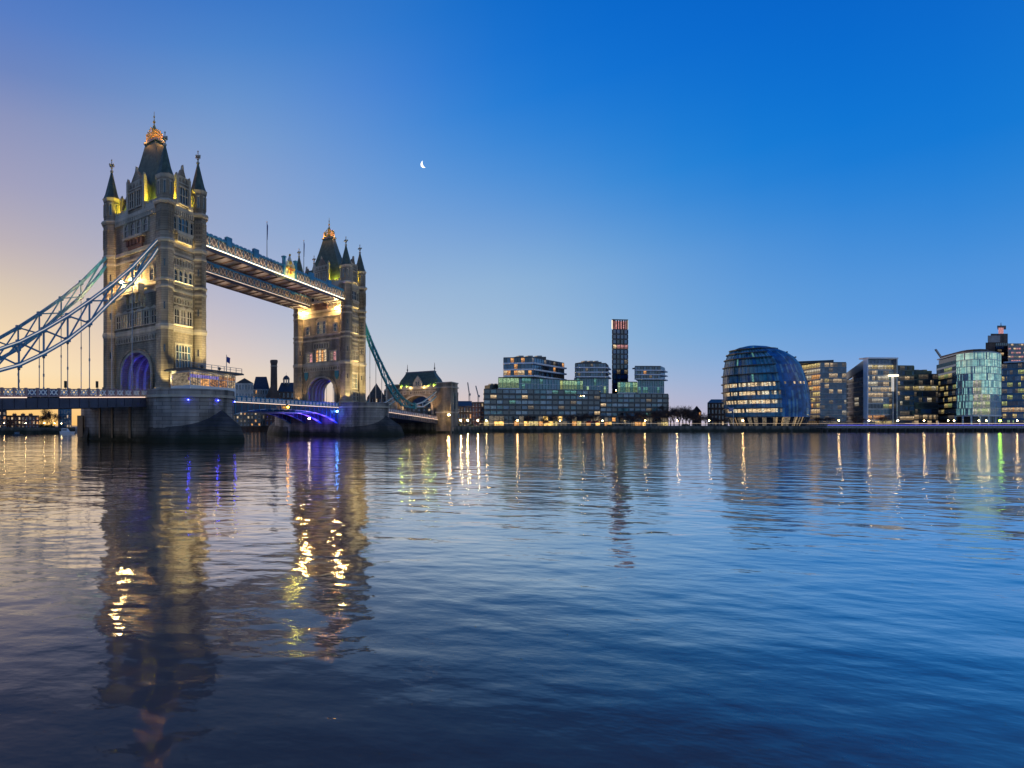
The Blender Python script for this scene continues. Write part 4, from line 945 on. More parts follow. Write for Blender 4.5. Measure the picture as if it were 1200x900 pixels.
def block_b():
    root = thing('apartment_block', 'apartment block with white slab storeys over green glass, left of the tall slim tower', 'building', group='riverside apartment blocks')
    pl = P4((673, 308), (713, 308), (711, 332), (680, 332)); core(root, pl, LAND - .1, 31)
    facade(root, pl[0], pl[1], 22, 31, 2, 14, 'penthouse'); facade(root, pl[0], pl[1], 4, 22, 6, 6, 'residential')
    pl = P4((674, 306.5), (710, 306.5), (713, 318), (709, 334), (682, 334)); core(root, pl, 31.5, 39.5)
    facade(root, pl[0], pl[1], 31.5, 39.5, 3, 12, 'balcony'); facade(root, pl[1], pl[2], 31.5, 39.5, 3, 4, 'balcony')
    plant(root, 683, 705, 314, 426, 424)
block_b()
def block_c():
    root = thing('apartment_block', 'apartment block with white slab storeys, right of the tall slim tower', 'building', group='riverside apartment blocks')
    pl = P4((703.5, 302), (783, 306), (779, 334), (708, 334)); core(root, pl, LAND - .1, 21.5)
    facade(root, pl[0], pl[1], 8.0, 21.5, 5, 12, 'residential'); facade(root, pl[0], pl[1], LAND, 8.0, 2, 18, 'shops', {1: [('lit_orange', 1), ('glass_dark', 8), ('lit_dim', 3)]})
    pl = P4((748, 304.5), (778, 305.5), (775, 328), (752, 328)); core(root, pl, 22.05, 29.5); facade(root, pl[0], pl[1], 22.05, 29.5, 2, 11, 'penthouse')
    pl = P4((744, 303.5), (774, 304), (779, 314), (776, 330), (750, 330)); core(root, pl, 30.0, 37.5); facade(root, pl[0], pl[1], 30.0, 37.5, 3, 9, 'balcony'); facade(root, pl[1], pl[2], 30.0, 37.5, 3, 4, 'balcony')
    pl = P4((724, 305), (747, 306), (746, 320), (727, 320)); core(root, pl, 22.05, 28.5); facade(root, pl[0], pl[1], 22.05, 28.5, 1, 8, 'greenlit')
    plant(root, 750, 768, 312, 431.5, 430)
block_c()
def campanile():
    root = thing('slim_tower', 'tall slim apartment tower with glowing finned crown', 'tower')
    pl = P4((718, 318), (735.5, 319), (733.5, 331), (720.5, 331)); core(root, pl, LAND, 61.5, 'brown_brick')
    facade(root, pl[0], pl[1], 22, 61.5, 13, 4, 'campanile', {9: [('lit_pink', 3), ('lit_warm', 1)], 4: [('lit_dim', 1), ('glass_navy', 1)]})
    facade(root, pl[3], pl[0], 22, 61.5, 13, 3, 'campanile')
    pl2 = inset(pl, 1.1); m = MB(); m.prism(pl2, 62.0, 67.0, 'lit_pink'); m.build('crown_lantern', root)
    m = MB()
    for A, B, n in ((pl[0], pl[1], 6), (pl[1], pl[2], 5), (pl[2], pl[3], 5), (pl[3], pl[0], 5)):
        F, L = frame(A, B)
        for i in range(n + 1): m.fbox(F, L * i / n - .2, L * i / n + .2, 62.0, 67.4, -.5, .1, 'led_walk' if (i in (0, n) and A == pl[0]) else 'brown_brick')
        m.fbox(F, -.2, L + .2, 67.4, 67.9, -.5, .15, 'dark_panel')
    m.build('crown_fin', root)
campanile()

# the round glass town hall: leaning rings of glass, each floor its own ring
def town_hall():
    root = thing('round_glass_hall', 'leaning egg shaped blue glass hall with lit floor rings', 'building')
    lv = [(493, 856, 944), (489, 851, 949.5), (479, 849, 950.5), (469, 847.8, 950), (459, 847.2, 948.5), (449, 847, 946.5), (439, 847.2, 943), (429, 848.4, 938.5), (420, 850, 931), (413.5, 852.5, 921), (408.5, 856, 909.5), (405, 866, 898)]
    def ring(pl_, pr, n=120, gr=0.0):
        R0, dd = 418.0, 17.0
        a, b = math.atan((pl_ - PX0) / FPX), math.atan((pr - PX0) / FPX); c = (a + b) / 2; w = math.tan((b - a) / 2) * math.sqrt(R0 * R0 - dd * dd) + gr
        dd = w * .95 + gr
        ex, ey = (math.cos(c), -math.sin(c)), (math.sin(c), math.cos(c)); q = (ey[0] * R0, ey[1] * R0)
        return [(q[0] + ex[0] * w * math.cos(t) + ey[0] * dd * math.sin(t), q[1] + ex[1] * w * math.cos(t) + ey[1] * dd * math.sin(t)) for t in (2 * math.pi * i / n for i in range(n))]
    YB = 290.0; n = 120
    r2 = random.Random(4)
    for k in range(len(lv) - 1):
        (ya, la, ra), (yb, lb, rb) = lv[k], lv[k + 1]; za, zb = Zp(ya, YB), Zp(yb, YB)
        if k == 0: za = LAND
        A, B = ring(la, ra), ring(lb, rb); m = MB(); m2 = MB()
        for i in range(n):
            j = (i + 1) % n; ang = (i + .5) / n * 360                 # 180 = left, 270 = towards the viewer, 0 = right
            front = 180 < ang < 290
            if k == 0: mat = r2.choice(['lit_dim', 'lit_dim', 'glass_dark', 'glass_dark', 'lit_warm_low']) if 190 < ang < 330 else 'glass_dark'
            elif front and k in (1, 2, 3, 4): mat = r2.choices(['lit_warm', 'lit_white', 'lit_dim', 'glass_blue'], [6, 3, 2, .7])[0] if (200 < ang < 285) else r2.choice(['glass_blue', 'lit_dim', 'glass_teal'])
            elif front: mat = r2.choices(['glass_hall', 'glass_teal', 'glass_lens', 'glass_pale', 'lit_teal'], [6, 2, 1.5, .6, .3])[0]
            elif k == 4 and 296 < ang < 340: mat = r2.choice(['lit_dim', 'lit_warm', 'glass_lens', 'glass_lens', 'glass_lens'])
            else: mat = r2.choices(['glass_lens', 'glass_hall'], [5, 1])[0]
            lowh = .55 if (front and 1 <= k <= 4) else (.72 if k == 4 else 1.0)
            zq = za + (zb - za) * lowh; P = lambda u, v, t: (u[0] + (v[0] - u[0]) * t, u[1] + (v[1] - u[1]) * t)
            a0, a1, b0, b1 = A[i], A[j], P(A[i], B[i], lowh), P(A[j], B[j], lowh)
            if lowh < 1:
                m.poly([(*b0, zq), (*b1, zq), (*B[j], zb), (*B[i], zb)], mat); m.poly([(*a0, za), (*a1, za), (*b1, zq), (*b0, zq)], 'glass_hall' if front else 'glass_lens')
            else: m.poly([(*a0, za), (*a1, za), (*B[j], zb), (*B[i], zb)], mat)
            if i % (2 if front else 3) == 0: m2.beam((*A[i], za), (*B[i], zb), .10 if front else .06, .2 if front else .1, 'blue_panel')
        g = m.build('window_band', root); m2.build('window_frame', g)
        if k >= 1:
            C0, C1 = ring(la, ra, gr=.75), ring(la, ra, gr=.1); m = MB()
            for i in range(n):
                j = (i + 1) % n; ang = (i + .5) / n * 360
                if 290 < ang < 358: continue
                m.hexa([(*C0[i], za - .2), (*C0[j], za - .2), (*C1[j], za - .2), (*C1[i], za - .2), (*C0[i], za + .3), (*C0[j], za + .3), (*C1[j], za + .3), (*C1[i], za + .3)], 'dark_panel')
            m.build('floor_ledge', root)
    y, l, r_ = lv[-1]; Q = ring(l, r_); Q2 = ring(l + 9, r_ - 12); m = MB(); m.prism(Q, Zp(y, YB), Zp(403.2, YB), 'blue_panel', Q2)
    U = ring(lv[-2][1], lv[-2][2], gr=.4); V = ring(lv[-2][1], lv[-2][2], gr=-.5); m.prism(U, Zp(408.5, YB) - .2, Zp(408.5, YB) + .25, 'dark_panel'); m.build('roof', root)
    m = MB(); r3 = ring(856, 944); m.prism(inset(r3, 4), LAND, Zp(405, YB) * .3, 'dark_panel'); m.build('wall', root)
town_hall()

def office(name, label, fronts, top, base=LAND, back=30, grp='modern riverside offices', cmat='dark_panel', roofmat='dark_panel', z1=None):
    root = thing(name, label, 'building', group=grp); return root
def office_one():
    root = thing('glass_office', 'glass office with deep flat roof directly behind the egg shaped hall', 'building', group='modern riverside offices')
    zt = 39.5; pl = P4((938, 318), (961, 302), (991.5, 302), (988, 326), (946, 330)); core(root, pl, LAND, zt)
    facade(root, pl[0], pl[1], LAND, zt, 11, 12, 'atrium', {0: [('glass_dark', 1)], 1: [('glass_dark', 2), ('lit_dim', 1)], 10: [('lit_yellow', 1), ('lit_dim', 2)]})
    facade(root, pl[1], pl[2], LAND, zt, 12, 24, 'officeblue', {11: [('lit_dim', 4), ('lit_warm', 1), ('glass_pale', 2)], 9: [('lit_warm', 2), ('glass_blue', 4)], 8: [('lit_warm', 3), ('lit_yellow', 2), ('lit_dim', 2)], 7: [('lit_warm', 1), ('glass_blue', 3)], 6: [('lit_warm', 1), ('glass_blue', 3)], 0: [('glass_dark', 2), ('lit_dim', 1)]})
    m = MB(); m.prism(P4((930, 312), (977, 304), (977, 330), (940, 336)), zt + .6, zt + 2.0, 'dark_panel'); m.build('roof_canopy', root)
office_one()
def office_two():
    root = thing('glass_office', 'brightly lit glass office with white portal frame and glowing corner column', 'building', group='modern riverside offices')
    zt = 41.5; pl = P4((1015, 300), (1048, 301), (1044, 326), (1018, 330)); core(root, pl, LAND, zt - 4)
    facade(root, pl[0], pl[1], LAND, zt - .2, 12, 20, 'officelit', {11: [('glass_blue', 1), ('glass_navy', 1)], 10: [('lit_yellow', 4), ('lit_white', 2)], 0: [('lit_yellow', 3), ('lit_shop', 2), ('glass_dark', 1)], 1: [('glass_dark', 2), ('lit_orange', 1)], 3: [('lit_yellow', 3), ('lit_yellowgreen', 2), ('glass_dark', 3)], 2: [('glass_teal', 3), ('glass_dark', 2)]})
    F, L = frame(pl[0], pl[1]); m = MB()
    m.fbox(F, -.4, .1, LAND, zt + .8, -1, .9, 'pale_slab'); m.fbox(F, L - .4, L + .4, LAND, zt + .8, -3, 1.2, 'grey_metal'); m.fbox(F, -.4, L + .5, zt, zt + .8, -3, 1.4, 'white_paint'); m.build('portal_frame', root)
    m = MB(); m.fbox(F, L - 2.6, L - 1.7, 23, 31.4, .5, 1.1, 'chain_led'); m.fbox(F, L - 2.5, L - 1.8, LAND, 23, .5, 1.0, 'grey_metal'); m.build('glowing_column', root)
    m = MB(); m.fbox(F, L - 4.4, L + .6, 31.5, 32.5, .4, 1.5, 'sign_bright'); m.build('floodlit_sign', root)
    pl2 = P4((992.5, 326), (1014.3, 301), (1014, 330), (1004, 340)); F2, L2 = frame(pl2[0], pl2[1])
    m = MB(); m.prism(inset(pl2, .5), LAND, [31, 35.5, 35.5, 31], 'dark_panel'); m.build('wall', root)
    facade(root, pl2[0], pl2[1], LAND, 31.5, 10, 18, 'officeblue', {0: [('glass_dark', 1)], 1: [('glass_dark', 2), ('lit_dim', 1)]})
    m = MB(); m.fpoly(F2, [(-.6, 31.6), (L2, 36.4), (L2, 41.5), (-.6, 36.0)], -.6, .3, 'grey_metal'); m.fpoly(F2, [(L2 * .3, 31.55), (L2, 31.55), (L2, 36.3), (L2 * .3, 33.4)], -.5, .05, 'glass_blue'); m.fbox(F2, -1.4, -.5, LAND, 33, -.5, .4, 'pale_slab'); m.build('roof_fin', root)
office_two()
def office_three():
    root = thing('glass_office', 'dark stepped office with scattered lit windows beside the lit portal office', 'building', group='modern riverside offices')
    pl = P4((1049, 308), (1071, 309), (1069, 330), (1051, 330)); zt = Zp(429, 308); core(root, pl, LAND, zt); facade(root, pl[0], pl[1], LAND, zt, 12, 16, 'darkoffice', {9: [('lit_warm', 1), ('lit_dim', 2)], 7: [('lit_yellow', 2), ('lit_dim', 2)], 1: [('lit_warm', 1), ('lit_dim', 3)]})
    pl = P4((1071.3, 311), (1099, 311), (1097, 332), (1073, 332)); zt = Zp(439, 311); core(root, pl, LAND, zt); facade(root, pl[0], pl[1], LAND, zt, 9, 22, 'darkoffice', {8: [('lit_dim', 2), ('glass_dark', 2)], 6: [('lit_yellow', 3), ('lit_white', 1)], 3: [('lit_white', 1), ('glass_dark', 5)], 1: [('lit_warm', 2), ('lit_dim', 3)], 0: [('lit_warm', 2), ('glass_dark', 2)]})
    plant(root, 1062, 1092, 318, 439, 434.5, 'blue_panel')
office_three()
def drum_office():
    root = thing('round_glass_office', 'pale green round fronted glass office standing on slim columns', 'building', group='modern riverside offices')
    zt, zb = Zp(414.5, 300), Zp(487, 300)
    fr = [(1121, 304), (1130, 299), (1140, 296), (1150, 294.5), (1160, 295), (1168, 298), (1173, 303)]
    pl = [Xp(1098, 330)] + [Xp(*p) for p in fr] + [Xp(1170, 330)]
    m = MB(); m.prism(inset(pl, 1.2), LAND, zt - .3, 'dark_panel'); m.build('wall', root)
    m = MB(); m.prism(pl, zt + .02, zt + .7, 'grey_metal'); m.prism(inset(pl, 3), zt + .7, zt + 2.2, 'brown_brick'); m.build('roof', root)
    facade(root, pl[0], pl[1], LAND + 3, zt - 3, 10, 20, 'yellowoffice', {9: [('lit_dim', 1), ('glass_teal', 2)], 0: [('lit_dim', 1), ('glass_dark', 2)]})
    bright = [('lit_white', 2), ('lit_yellowgreen', 4)]
    for i in range(1, 7):
        ov = {k: bright for k in range(0, 5 if i == 3 else 3)} if i in (3, 4) else {}
        if i in (1, 2): ov = {k: [('drum_c', 4), ('glass_teal', 3), ('glass_dark', 1.5), ('drum_a', 3)] for k in range(0, 6)}
        if i in (5, 6): ov = {0: [('glass_teal', 3), ('lit_dim', 1)], 1: [('glass_teal', 4), ('glass_dark', 1)], 2: [('glass_teal', 4), ('lit_teal', 1)]}
        facade(root, pl[i], pl[i + 1], zb, zt, 9, 8, 'greenglass', ov)
    m = MB()
    for i in range(1, 8):
        x, y = pl[i]; m.cyl(x, y + .6, LAND, zb, .35, .35, 8, 'white_paint')
    m.build('column', root)
    m = MB()
    for i in range(1, 7): F, L = frame(pl[i], pl[i + 1]); m.fbox(F, 0, L, zb - .5, zb - .02, -1.5, .35, 'white_paint')
    m.build('floor_slab', root)
    m = MB()
    for i in range(1, 7):
        F, L = frame(pl[i], pl[i + 1]); m.fbox(F, .2, L - .2, LAND, zb - .6, -2.0, -1.6, 'lit_dim' if i in (1, 4, 5) else 'glass_dark')
    m.build('lobby_window', root)
drum_office()
def office_five():
    root = thing('glass_office', 'office with yellow green lit floors cut by the right edge of the photo', 'building', group='modern riverside offices')
    pl = P4((1173.8, 312), (1206, 306), (1240, 306), (1236, 336), (1180, 340)); zt = Zp(426, 308); core(root, pl, LAND, zt)
    facade(root, pl[0], pl[1], LAND, zt, 10, 20, 'yellowoffice', {2: [('lit_orange', 2), ('lit_pink', 2), ('lit_warm', 2)], 9: [('glass_dark', 3), ('lit_dim', 1)], 0: [('lit_green', 1), ('glass_dark', 2)]}); facade(root, pl[1], pl[2], LAND, zt, 10, 12, 'greenglass')
    m = MB(); m.prism(P4((1176, 310), (1206, 303), (1245, 303), (1240, 330), (1184, 334)), zt + .5, zt + 1.3, 'pale_slab'); m.build('roof_canopy', root)
office_five()
def hospital():
    Y = 520; root = thing('concrete_tower', 'dark concrete high rise with jutting box and top hut behind the round glass office', 'tower')
    z = lambda y: Zp(y, Y)
    m = MB(); m.prism(P4((1161, Y), (1181, Y), (1179, Y + 30), (1163, Y + 30)), LAND, z(391), 'brown_brick'); m.build('wall', root)
    m = MB(); m.prism(P4((1155, Y - 3), (1166, Y - 3), (1166, Y + 12), (1157, Y + 12)), z(411), z(402), 'brown_brick'); m.prism(P4((1157.5, Y - 4), (1172, Y - 4), (1172, Y + 10), (1159, Y + 10)), z(402), z(394), 'concrete'); m.build('jutting_box', root)
    m = MB(); m.prism(P4((1170, Y), (1176, Y), (1176, Y + 8), (1170, Y + 8)), z(391), z(384), 'lit_pink'); m.build('top_hut', root)
    m = MB(); m.prism(P4((1168.5, Y - 2), (1179, Y - 2), (1179, Y + 10), (1169, Y + 10)), z(384), z(382), 'dark_panel'); m.cyl(*Xp(1173, Y), z(382), z(378), .3, .1, 6, 'dark_metal'); m.build('top_roof', root)
    facade(root, Xp(1166.5, Y - .5), Xp(1181, Y - .5), z(425), z(402), 6, 6, 'darkoffice')
hospital()
def ward_block():
    Y = 505; root = thing('concrete_block', 'pink lit concrete ward block right of the dark high rise', 'building')
    pl = P4((1181.7, Y), (1240, Y), (1240, Y + 30), (1184, Y + 30)); zt = Zp(403, Y); core(root, pl, LAND, zt, 'concrete', roof='concrete'); facade(root, pl[0], pl[1], Zp(436, Y), zt, 7, 20, 'pinkfloors')
ward_block()

# older, smaller buildings on the south bank
def brick_house(name, label, px0, px1, Y, ytop, mat, depth=14, nf=4, nc=6, roof='flat', yroof=None, litp=.3, base=LAND, grp=None, cat='building', roofmat='dark_slate'):
    root = thing(name, label, cat, group=grp); a, b = Xp(px0, Y), Xp(px1, Y); k = (Y + depth) / Y
    pl = [a, b, (b[0] * (1 if px1 < PX0 else k), Y + depth), (a[0] * (k if px0 > PX0 else 1), Y + depth)]
    if px1 < PX0: pl = [a, b, (b[0] * k, Y + depth), (a[0] * k, Y + depth)]
    zt = Zp(ytop, Y); m = MB(); m.prism(pl, base, zt, mat); m.build('wall', root)
    m = MB()
    if roof == 'flat': m.prism([(x, y - .2) for x, y in pl], zt, zt + .45, roofmat)
    else:
        zr = Zp(yroof, Y); c = [((p[0] + q[0]) / 2, (p[1] + q[1]) / 2) for p, q in ((pl[0], pl[3]), (pl[1], pl[2]))]
        if roof == 'gable':            # ridge towards the viewer
            f_, r_ = ((a[0] + b[0]) / 2, Y), ((pl[2][0] + pl[3][0]) / 2, Y + depth)
            m.add([(*pl[0], zt), (*pl[1], zt), (*f_, zr), (*pl[3], zt), (*pl[2], zt), (*r_, zr)], [(0, 1, 2), (4, 3, 5), (0, 2, 5, 3), (1, 4, 5, 2)], roofmat)
        else:                          # ridge along the front, hipped
            t = .18 if roof == 'hip' else 0.0
            e = [Vector(c[0]).lerp(Vector(c[1]), t), Vector(c[1]).lerp(Vector(c[0]), t)]
            m.add([(*p, zt) for p in pl] + [(e[0].x, e[0].y, zr), (e[1].x, e[1].y, zr)], [(0, 1, 5, 4), (2, 3, 4, 5), (1, 2, 5), (3, 0, 4)], roofmat)
    m.build('roof', root)
    F, L = frame(a, b); h = (zt - max(base, 0)) / nf; w = L / nc
    for i in range(nf):
        for j in range(nc):
            g = rnd.choices(['glass_dark', 'glass_blue', 'lit_dim', 'lit_warm', 'lit_orange'], [3, 1, litp, litp * .8, litp * .5])[0]
            m = MB(); m.fbox(F, j * w + w * .3, j * w + w * .7, max(base, 0) + h * (i + .25), max(base, 0) + h * (i + .8), -.05, .06, g); m.fbox(F, j * w + w * .24, j * w + w * .76, max(base, 0) + h * (i + .17), max(base, 0) + h * (i + .25), -.05, .2, 'pale_stone'); m.fbox(F, j * w + w * .485, j * w + w * .515, max(base, 0) + h * (i + .25), max(base, 0) + h * (i + .8), .06, .12, 'white_paint')
            m.build('window', root)
    return root
brick_house('brick_house', 'small dark house with steep roof between bare trees left of the egg shaped hall', 811, 822, 330, 482, 'brown_brick', 12, 3, 3, 'gable', 475.5)
rt = brick_house('brick_building', 'old brick office building with pale windows just left of the egg shaped hall', 829, 853, 322, 472, 'brown_brick', 20, 4, 6, 'hip', 467)
brick_house('brick_building', 'dark brick building right beside the bridge gatehouse', 528.5, 537, 268, 461, 'brown_brick', 18, 6, 3, 'flat')
brick_house('brick_building', 'low dark building with grey roof right of the bridge gatehouse', 536, 553, 285, 476, 'brown_brick', 18, 3, 5, 'ridge', 469)
brick_house('brick_building', 'red brick building at the left end of the dark apartment block', 553, 567, 292, 472, 'red_brick', 14, 5, 4, 'flat')
brick_house('brick_building', 'dark gabled warehouse behind the teal chains right of the far tower', 430, 452, 300, 466, 'brown_brick', 22, 5, 5, 'gable', 449, litp=.6)
brick_house('brick_building', 'blue roofed warehouse left of the gatehouse, behind the chains', 450, 468, 305, 458, 'brown_brick', 20, 5, 4, 'flat', roofmat='teal_paint')
brick_house('brick_building', 'brown building seen through the gatehouse arch', 470, 518, 285, 474, 'yellow_brick', 16, 6, 8, 'ridge', 456, litp=.5)
# between the towers
r_ = brick_house('pale_building', 'cream stone building with pediment and pale windows, seen between the two towers', 276, 297, 330, 449, 'pale_stone', 30, 5, 6, 'gable', 443)
brick_house('pale_building', 'building with a dark rounded roof behind the cream stone one', 296, 316, 352, 456, 'pale_stone', 18, 6, 7, 'hip', 440)
brick_house('brick_building', 'long brick riverside warehouse with small lit windows, seen beneath the bascule', 272, 306, 300, 470, 'yellow_brick', 16, 7, 8, 'flat', litp=1.1)
brick_house('brick_building', 'dark brewery roofs between the chimney and the far tower', 325, 350, 352, 459, 'brown_brick', 20, 5, 5, 'hip', 447)
brick_house('brick_building', 'brown brewhouse with tall pyramid gable below the chimney', 311, 329, 342, 466, 'red_brick', 16, 5, 4, 'gable', 446, roofmat='brown_brick')
t = thing('brick_chimney', 'tall round brick brewery chimney between the two towers', 'chimney', (*Xp(321, 358), LAND)); zt = Zp(422, 358) - LAND
m = MB(); m.cyl(0, 0, 0, zt - 3, 2.7, 2.2, 14, 'brown_brick'); m.build('shaft', t)
m = MB(); m.cyl(0, 0, zt - 3, zt - 1.2, 2.2, 2.65, 14, 'brown_brick'); m.cyl(0, 0, zt - 1.2, zt, 2.65, 2.5, 14, 'brown_brick'); m.cyl(0, 0, zt - 4.5, zt - 4, 2.45, 2.45, 14, 'trim_stone'); m.build('cap', t)
t = thing('roof_cupola', 'small domed cupola on the brewery roof left of the far tower', 'cupola', (*Xp(335.5, 360), Zp(450, 360)))
m = MB(); m.cyl(0, 0, -4, 0, 2.4, 2.4, 8, 'dark_slate')
m.build('base', t)
m = MB()
for i in range(8): a = i * math.pi / 4; m.cyl(2.0 * math.cos(a), 2.0 * math.sin(a), 0, 3.2, .22, .22, 6, 'pale_stone')
m.build('column', t)
m = MB()
for a, b, ra, rb in ((3.2, 3.6, 2.5, 2.4), (3.6, 4.8, 2.3, 1.8), (4.8, 5.6, 1.8, .9), (5.6, 6.0, .9, .1), (6.0, 8.0, .08, .05)): m.cyl(0, 0, a, b, ra, rb, 12, 'dark_slate')
m.build('dome', t)

# bank walls
def wall_line(name, label, A, B, z1, mat, pil=12, cap='dark_panel'):
    root = thing(name, label, 'wall'); F, L = frame(A, B); m = MB(); m.fbox(F, 0, L, -2, z1, -1.2, .2, mat); m.fbox(F, 0, L, -2, .9, .2, .5, mat)
    for i in range(int(L / pil) + 1): m.fbox(F, i * pil - .35, i * pil + .35, -2, z1, .2, .42, mat)
    m.build('wall', root); m = MB(); m.fbox(F, 0, L, z1, z1 + .3, -1.4, .35, cap); m.build('coping', root); return root
wall_line('river_wall', 'long dark embankment wall with weed at the waterline below the promenade', Xp(575, 275.5), Xp(1420, 275.5), 3.0, 'wall_stone')
wall_line('river_wall', 'short dark embankment wall beside the gatehouse', bw(165.5, -15), Xp(575, 275.5), 3.0, 'wall_stone')
rw = wall_line('quay_wall', 'dark quay wall with rows of pillars under the far suspended deck', bw(164.5, 15), bw(164.5, -15), 8.2, 'wall_stone', 2.4)
wall_line('quay_wall', 'old quay wall below the warehouses seen between the piers', bw(171.5, 130), bw(171.5, 14), 2.95, 'brown_brick')
wall_line('quay_wall', 'low lit quay wall across the river seen under the near deck', Xp(-150, 196), Xp(88, 222), 2.4, 'wall_stone')
# promenade railing with its light line
def railing(label, px0, px1, Y, z0, led):
    t = thing('promenade_railing', label, 'railing', (0, 0, 0)); m = MB(); a, b = Xp(px0, Y)[0], Xp(px1, Y)[0]; n = int((b - a) / 2.2)
    for i in range(n + 1): m.box(a + (b - a) * i / n - .05, a + (b - a) * i / n + .05, Y - .05, Y + .05, z0, z0 + 1.15, 'dark_metal')
    for z in (.25, .5, .75): m.box(a, b, Y - .025, Y + .025, z0 + z, z0 + z + .05, 'dark_metal')
    m.build('rail', t); m = MB(); m.box(a, b, Y - .09, Y + .09, z0 + 1.15, z0 + 1.27, led); m.build('light_strip', t)
railing('promenade railing with thin amber light line in front of the apartments', 562, 830, 276.2, 3.3, 'led_rail')
railing('promenade railing with thin amber light line in front of the egg shaped hall', 830.5, 1060, 276.2, 3.3, 'led_rail')
railing('promenade railing with pale light line in front of the round glass office', 1060.5, 1300, 276.2, 3.3, 'led_warm')
t = thing('landing_stage', 'long low landing stage with violet lit edge before the offices', 'landing stage')
m = MB(); a, b = Xp(962, 269)[0], Xp(1300, 269)[0]; m.box(a, b, 267, 271, 1.9, 2.3, 'dark_panel'); m.box(a, b, 266.9, 271.1, 2.3, 2.45, 'concrete')
for i in range(30): x = a + 2 + i * (b - a - 4) / 29; m.cyl(x, 268, -2, 1.9, .3, .3, 8, 'dark_metal'); m.cyl(x, 270.5, -2, 1.9, .3, .3, 8, 'dark_metal')
m.build('deck', t)
m = MB(); m.box(a + 1, b, 266.95, 267.05, 2.5, 3.5, 'glass_dark')
for i in range(60): x = a + 1 + i * (b - a - 2) / 59; m.box(x - .06, x + .06, 266.85, 267.1, 2.45, 3.6, 'grey_metal')
m.build('parapet', t); m = MB(); m.box(a + 1, b, 266.8, 266.94, 3.5, 3.75, 'led_purple'); m.build('light_strip', t)
# street lamps
def street_lamp(px, Y, label, grp, h=2.9, r=.24, mat='lamp_warm', e=60, col=(1, .66, .28), z=LAND):
    t = thing('street_lamp', label, 'street lamp', (*Xp(px, Y), z), 0, grp)
    m = MB(); m.cyl(0, 0, 0, .6, .16, .1, 8, 'dark_metal'); m.cyl(0, 0, .6, h, .07, .05, 8, 'dark_metal'); m.build('post', t)
    m = MB(); m.ball((0, 0, h + r), r, mat, 10, 6); m.build('globe', t)
    m = MB(); m.cyl(0, 0, h - .1, h + .08, .12, .2, 8, 'dark_metal'); m.cyl(0, 0, h + 2 * r - .06, h + 2 * r + .22, .2, .03, 8, 'dark_metal'); m.build('lamp_cap', t)
    if e: lamp('lamp_light', t, (0, -.05, h + r), col, e, r * 1.05)
GL = 'globe lamps along the promenade'
WHERE = {570: 'below the left end of the dark apartment block', 606.5: 'below the orange lit flat', 656: 'below the gap between first and second apartment block', 706: 'left of the foot of the slim tower', 756: 'before the right apartment block', 793.5: 'before the bare trees right of the apartments', 831: 'before the old brick office', 870.5: 'below the left of the egg shaped hall', 908: 'below the middle of the egg shaped hall', 945.5: 'below the right edge of the egg shaped hall', 983: 'before the office behind the egg shaped hall', 1018: 'left of the portal office entrance', 1052: 'right of the portal office', 1083: 'before the dark stepped office', 1111: 'left foot of the round glass office', 1118: 'near the left columns of the round glass office', 1147: 'before the middle of the round glass office', 1156: 'right of middle of the round glass office', 1192: 'before the office at the right edge'}
for px, w in WHERE.items():
    big = px in (606.5, 870.5, 908, 1052)
    street_lamp(px, 279 + (px * 7 % 3), 'promenade globe lamp ' + w, GL, r=.30 if big else .24, e=110 if big else 60)
for px, w in ((533, 'first right of the gatehouse'), (540, 'second right of the gatehouse'), (548, 'third right of the gatehouse'), (560, 'before the red brick building')):
    street_lamp(px, 268 + (px - 533) * .25, 'amber lamp on the quay, ' + w, 'quay lamps by the gatehouse', r=.28, mat='lamp_hot', e=90, col=(1, .5, .15))
street_lamp(1172, 282, 'yellow green lit lamp right of the round glass office', None, h=2.6, r=.5, mat='lamp_green', e=90, col=(.5, 1, .1))
for px, w in ((5, 'left'), (30, 'second'), (52, 'third'), (64, 'fourth'), (72, 'fifth, by the white boat')):
    street_lamp(px, 212 + px * .13, 'quay lamp under the near deck, %s of five' % w, 'quay lamps under the near deck', h=2.2, r=.16, mat='lamp_warm', e=30, z=2.0)
globe_lamp((0, 0, 0), .22, 'lamp_warm', (1, .6, .25), 20, 'warm lamp on the wall of the right apartment block beside the slim tower', None, 'wall_lamp').location = (*Xp(722, 301), Zp(457.5, 301))
globe_lamp((0, 0, 0), .25, 'lamp_warm', (1, .6, .25), 20, 'warm lamp on the wall of the left apartment block', None, 'wall_lamp').location = (*Xp(684, 299), Zp(464, 299))

# bare winter trees
def bare_tree(h, seed):
    r = random.Random(seed); mt = MB(); mc = MB()
    def grow(p, d, l, rad, lev):
        b = p + d * l; tgt = mt if lev == 0 else mc; a = p; s = d.cross(Vector((.3, .9, .2))).normalized(); u = s.cross(d); r2 = max(rad * .62, .017 * h / 10)
        pts = [a + s * rad, a - s * rad * .5 + u * rad * .87, a - s * rad * .5 - u * rad * .87, b + s * r2, b - s * r2 * .5 + u * r2 * .87, b - s * r2 * .5 - u * r2 * .87]
        tgt.add(pts, [(0, 1, 4, 3), (1, 2, 5, 4), (2, 0, 3, 5)], 'bark' if lev < 2 else 'twig')
        if lev >= 5: return
        for i in range((5, 4, 4, 4, 4)[lev]):
            sp = .95 if lev == 0 else .8
            nd = (d + Vector((r.uniform(-sp, sp), r.uniform(-sp, sp), r.uniform(-.15, .5)))).normalized()
            grow(p + d * l * r.uniform(.45, 1.0), nd, l * r.uniform(.62, .86), max(r2 * .8, .018 * h / 10), lev + 1)
    grow(Vector((0, 0, 0)), Vector((r.uniform(-.05, .05), 0, 1)), h * .30, h * .024, 0)
    return mt, mc
protos = {}
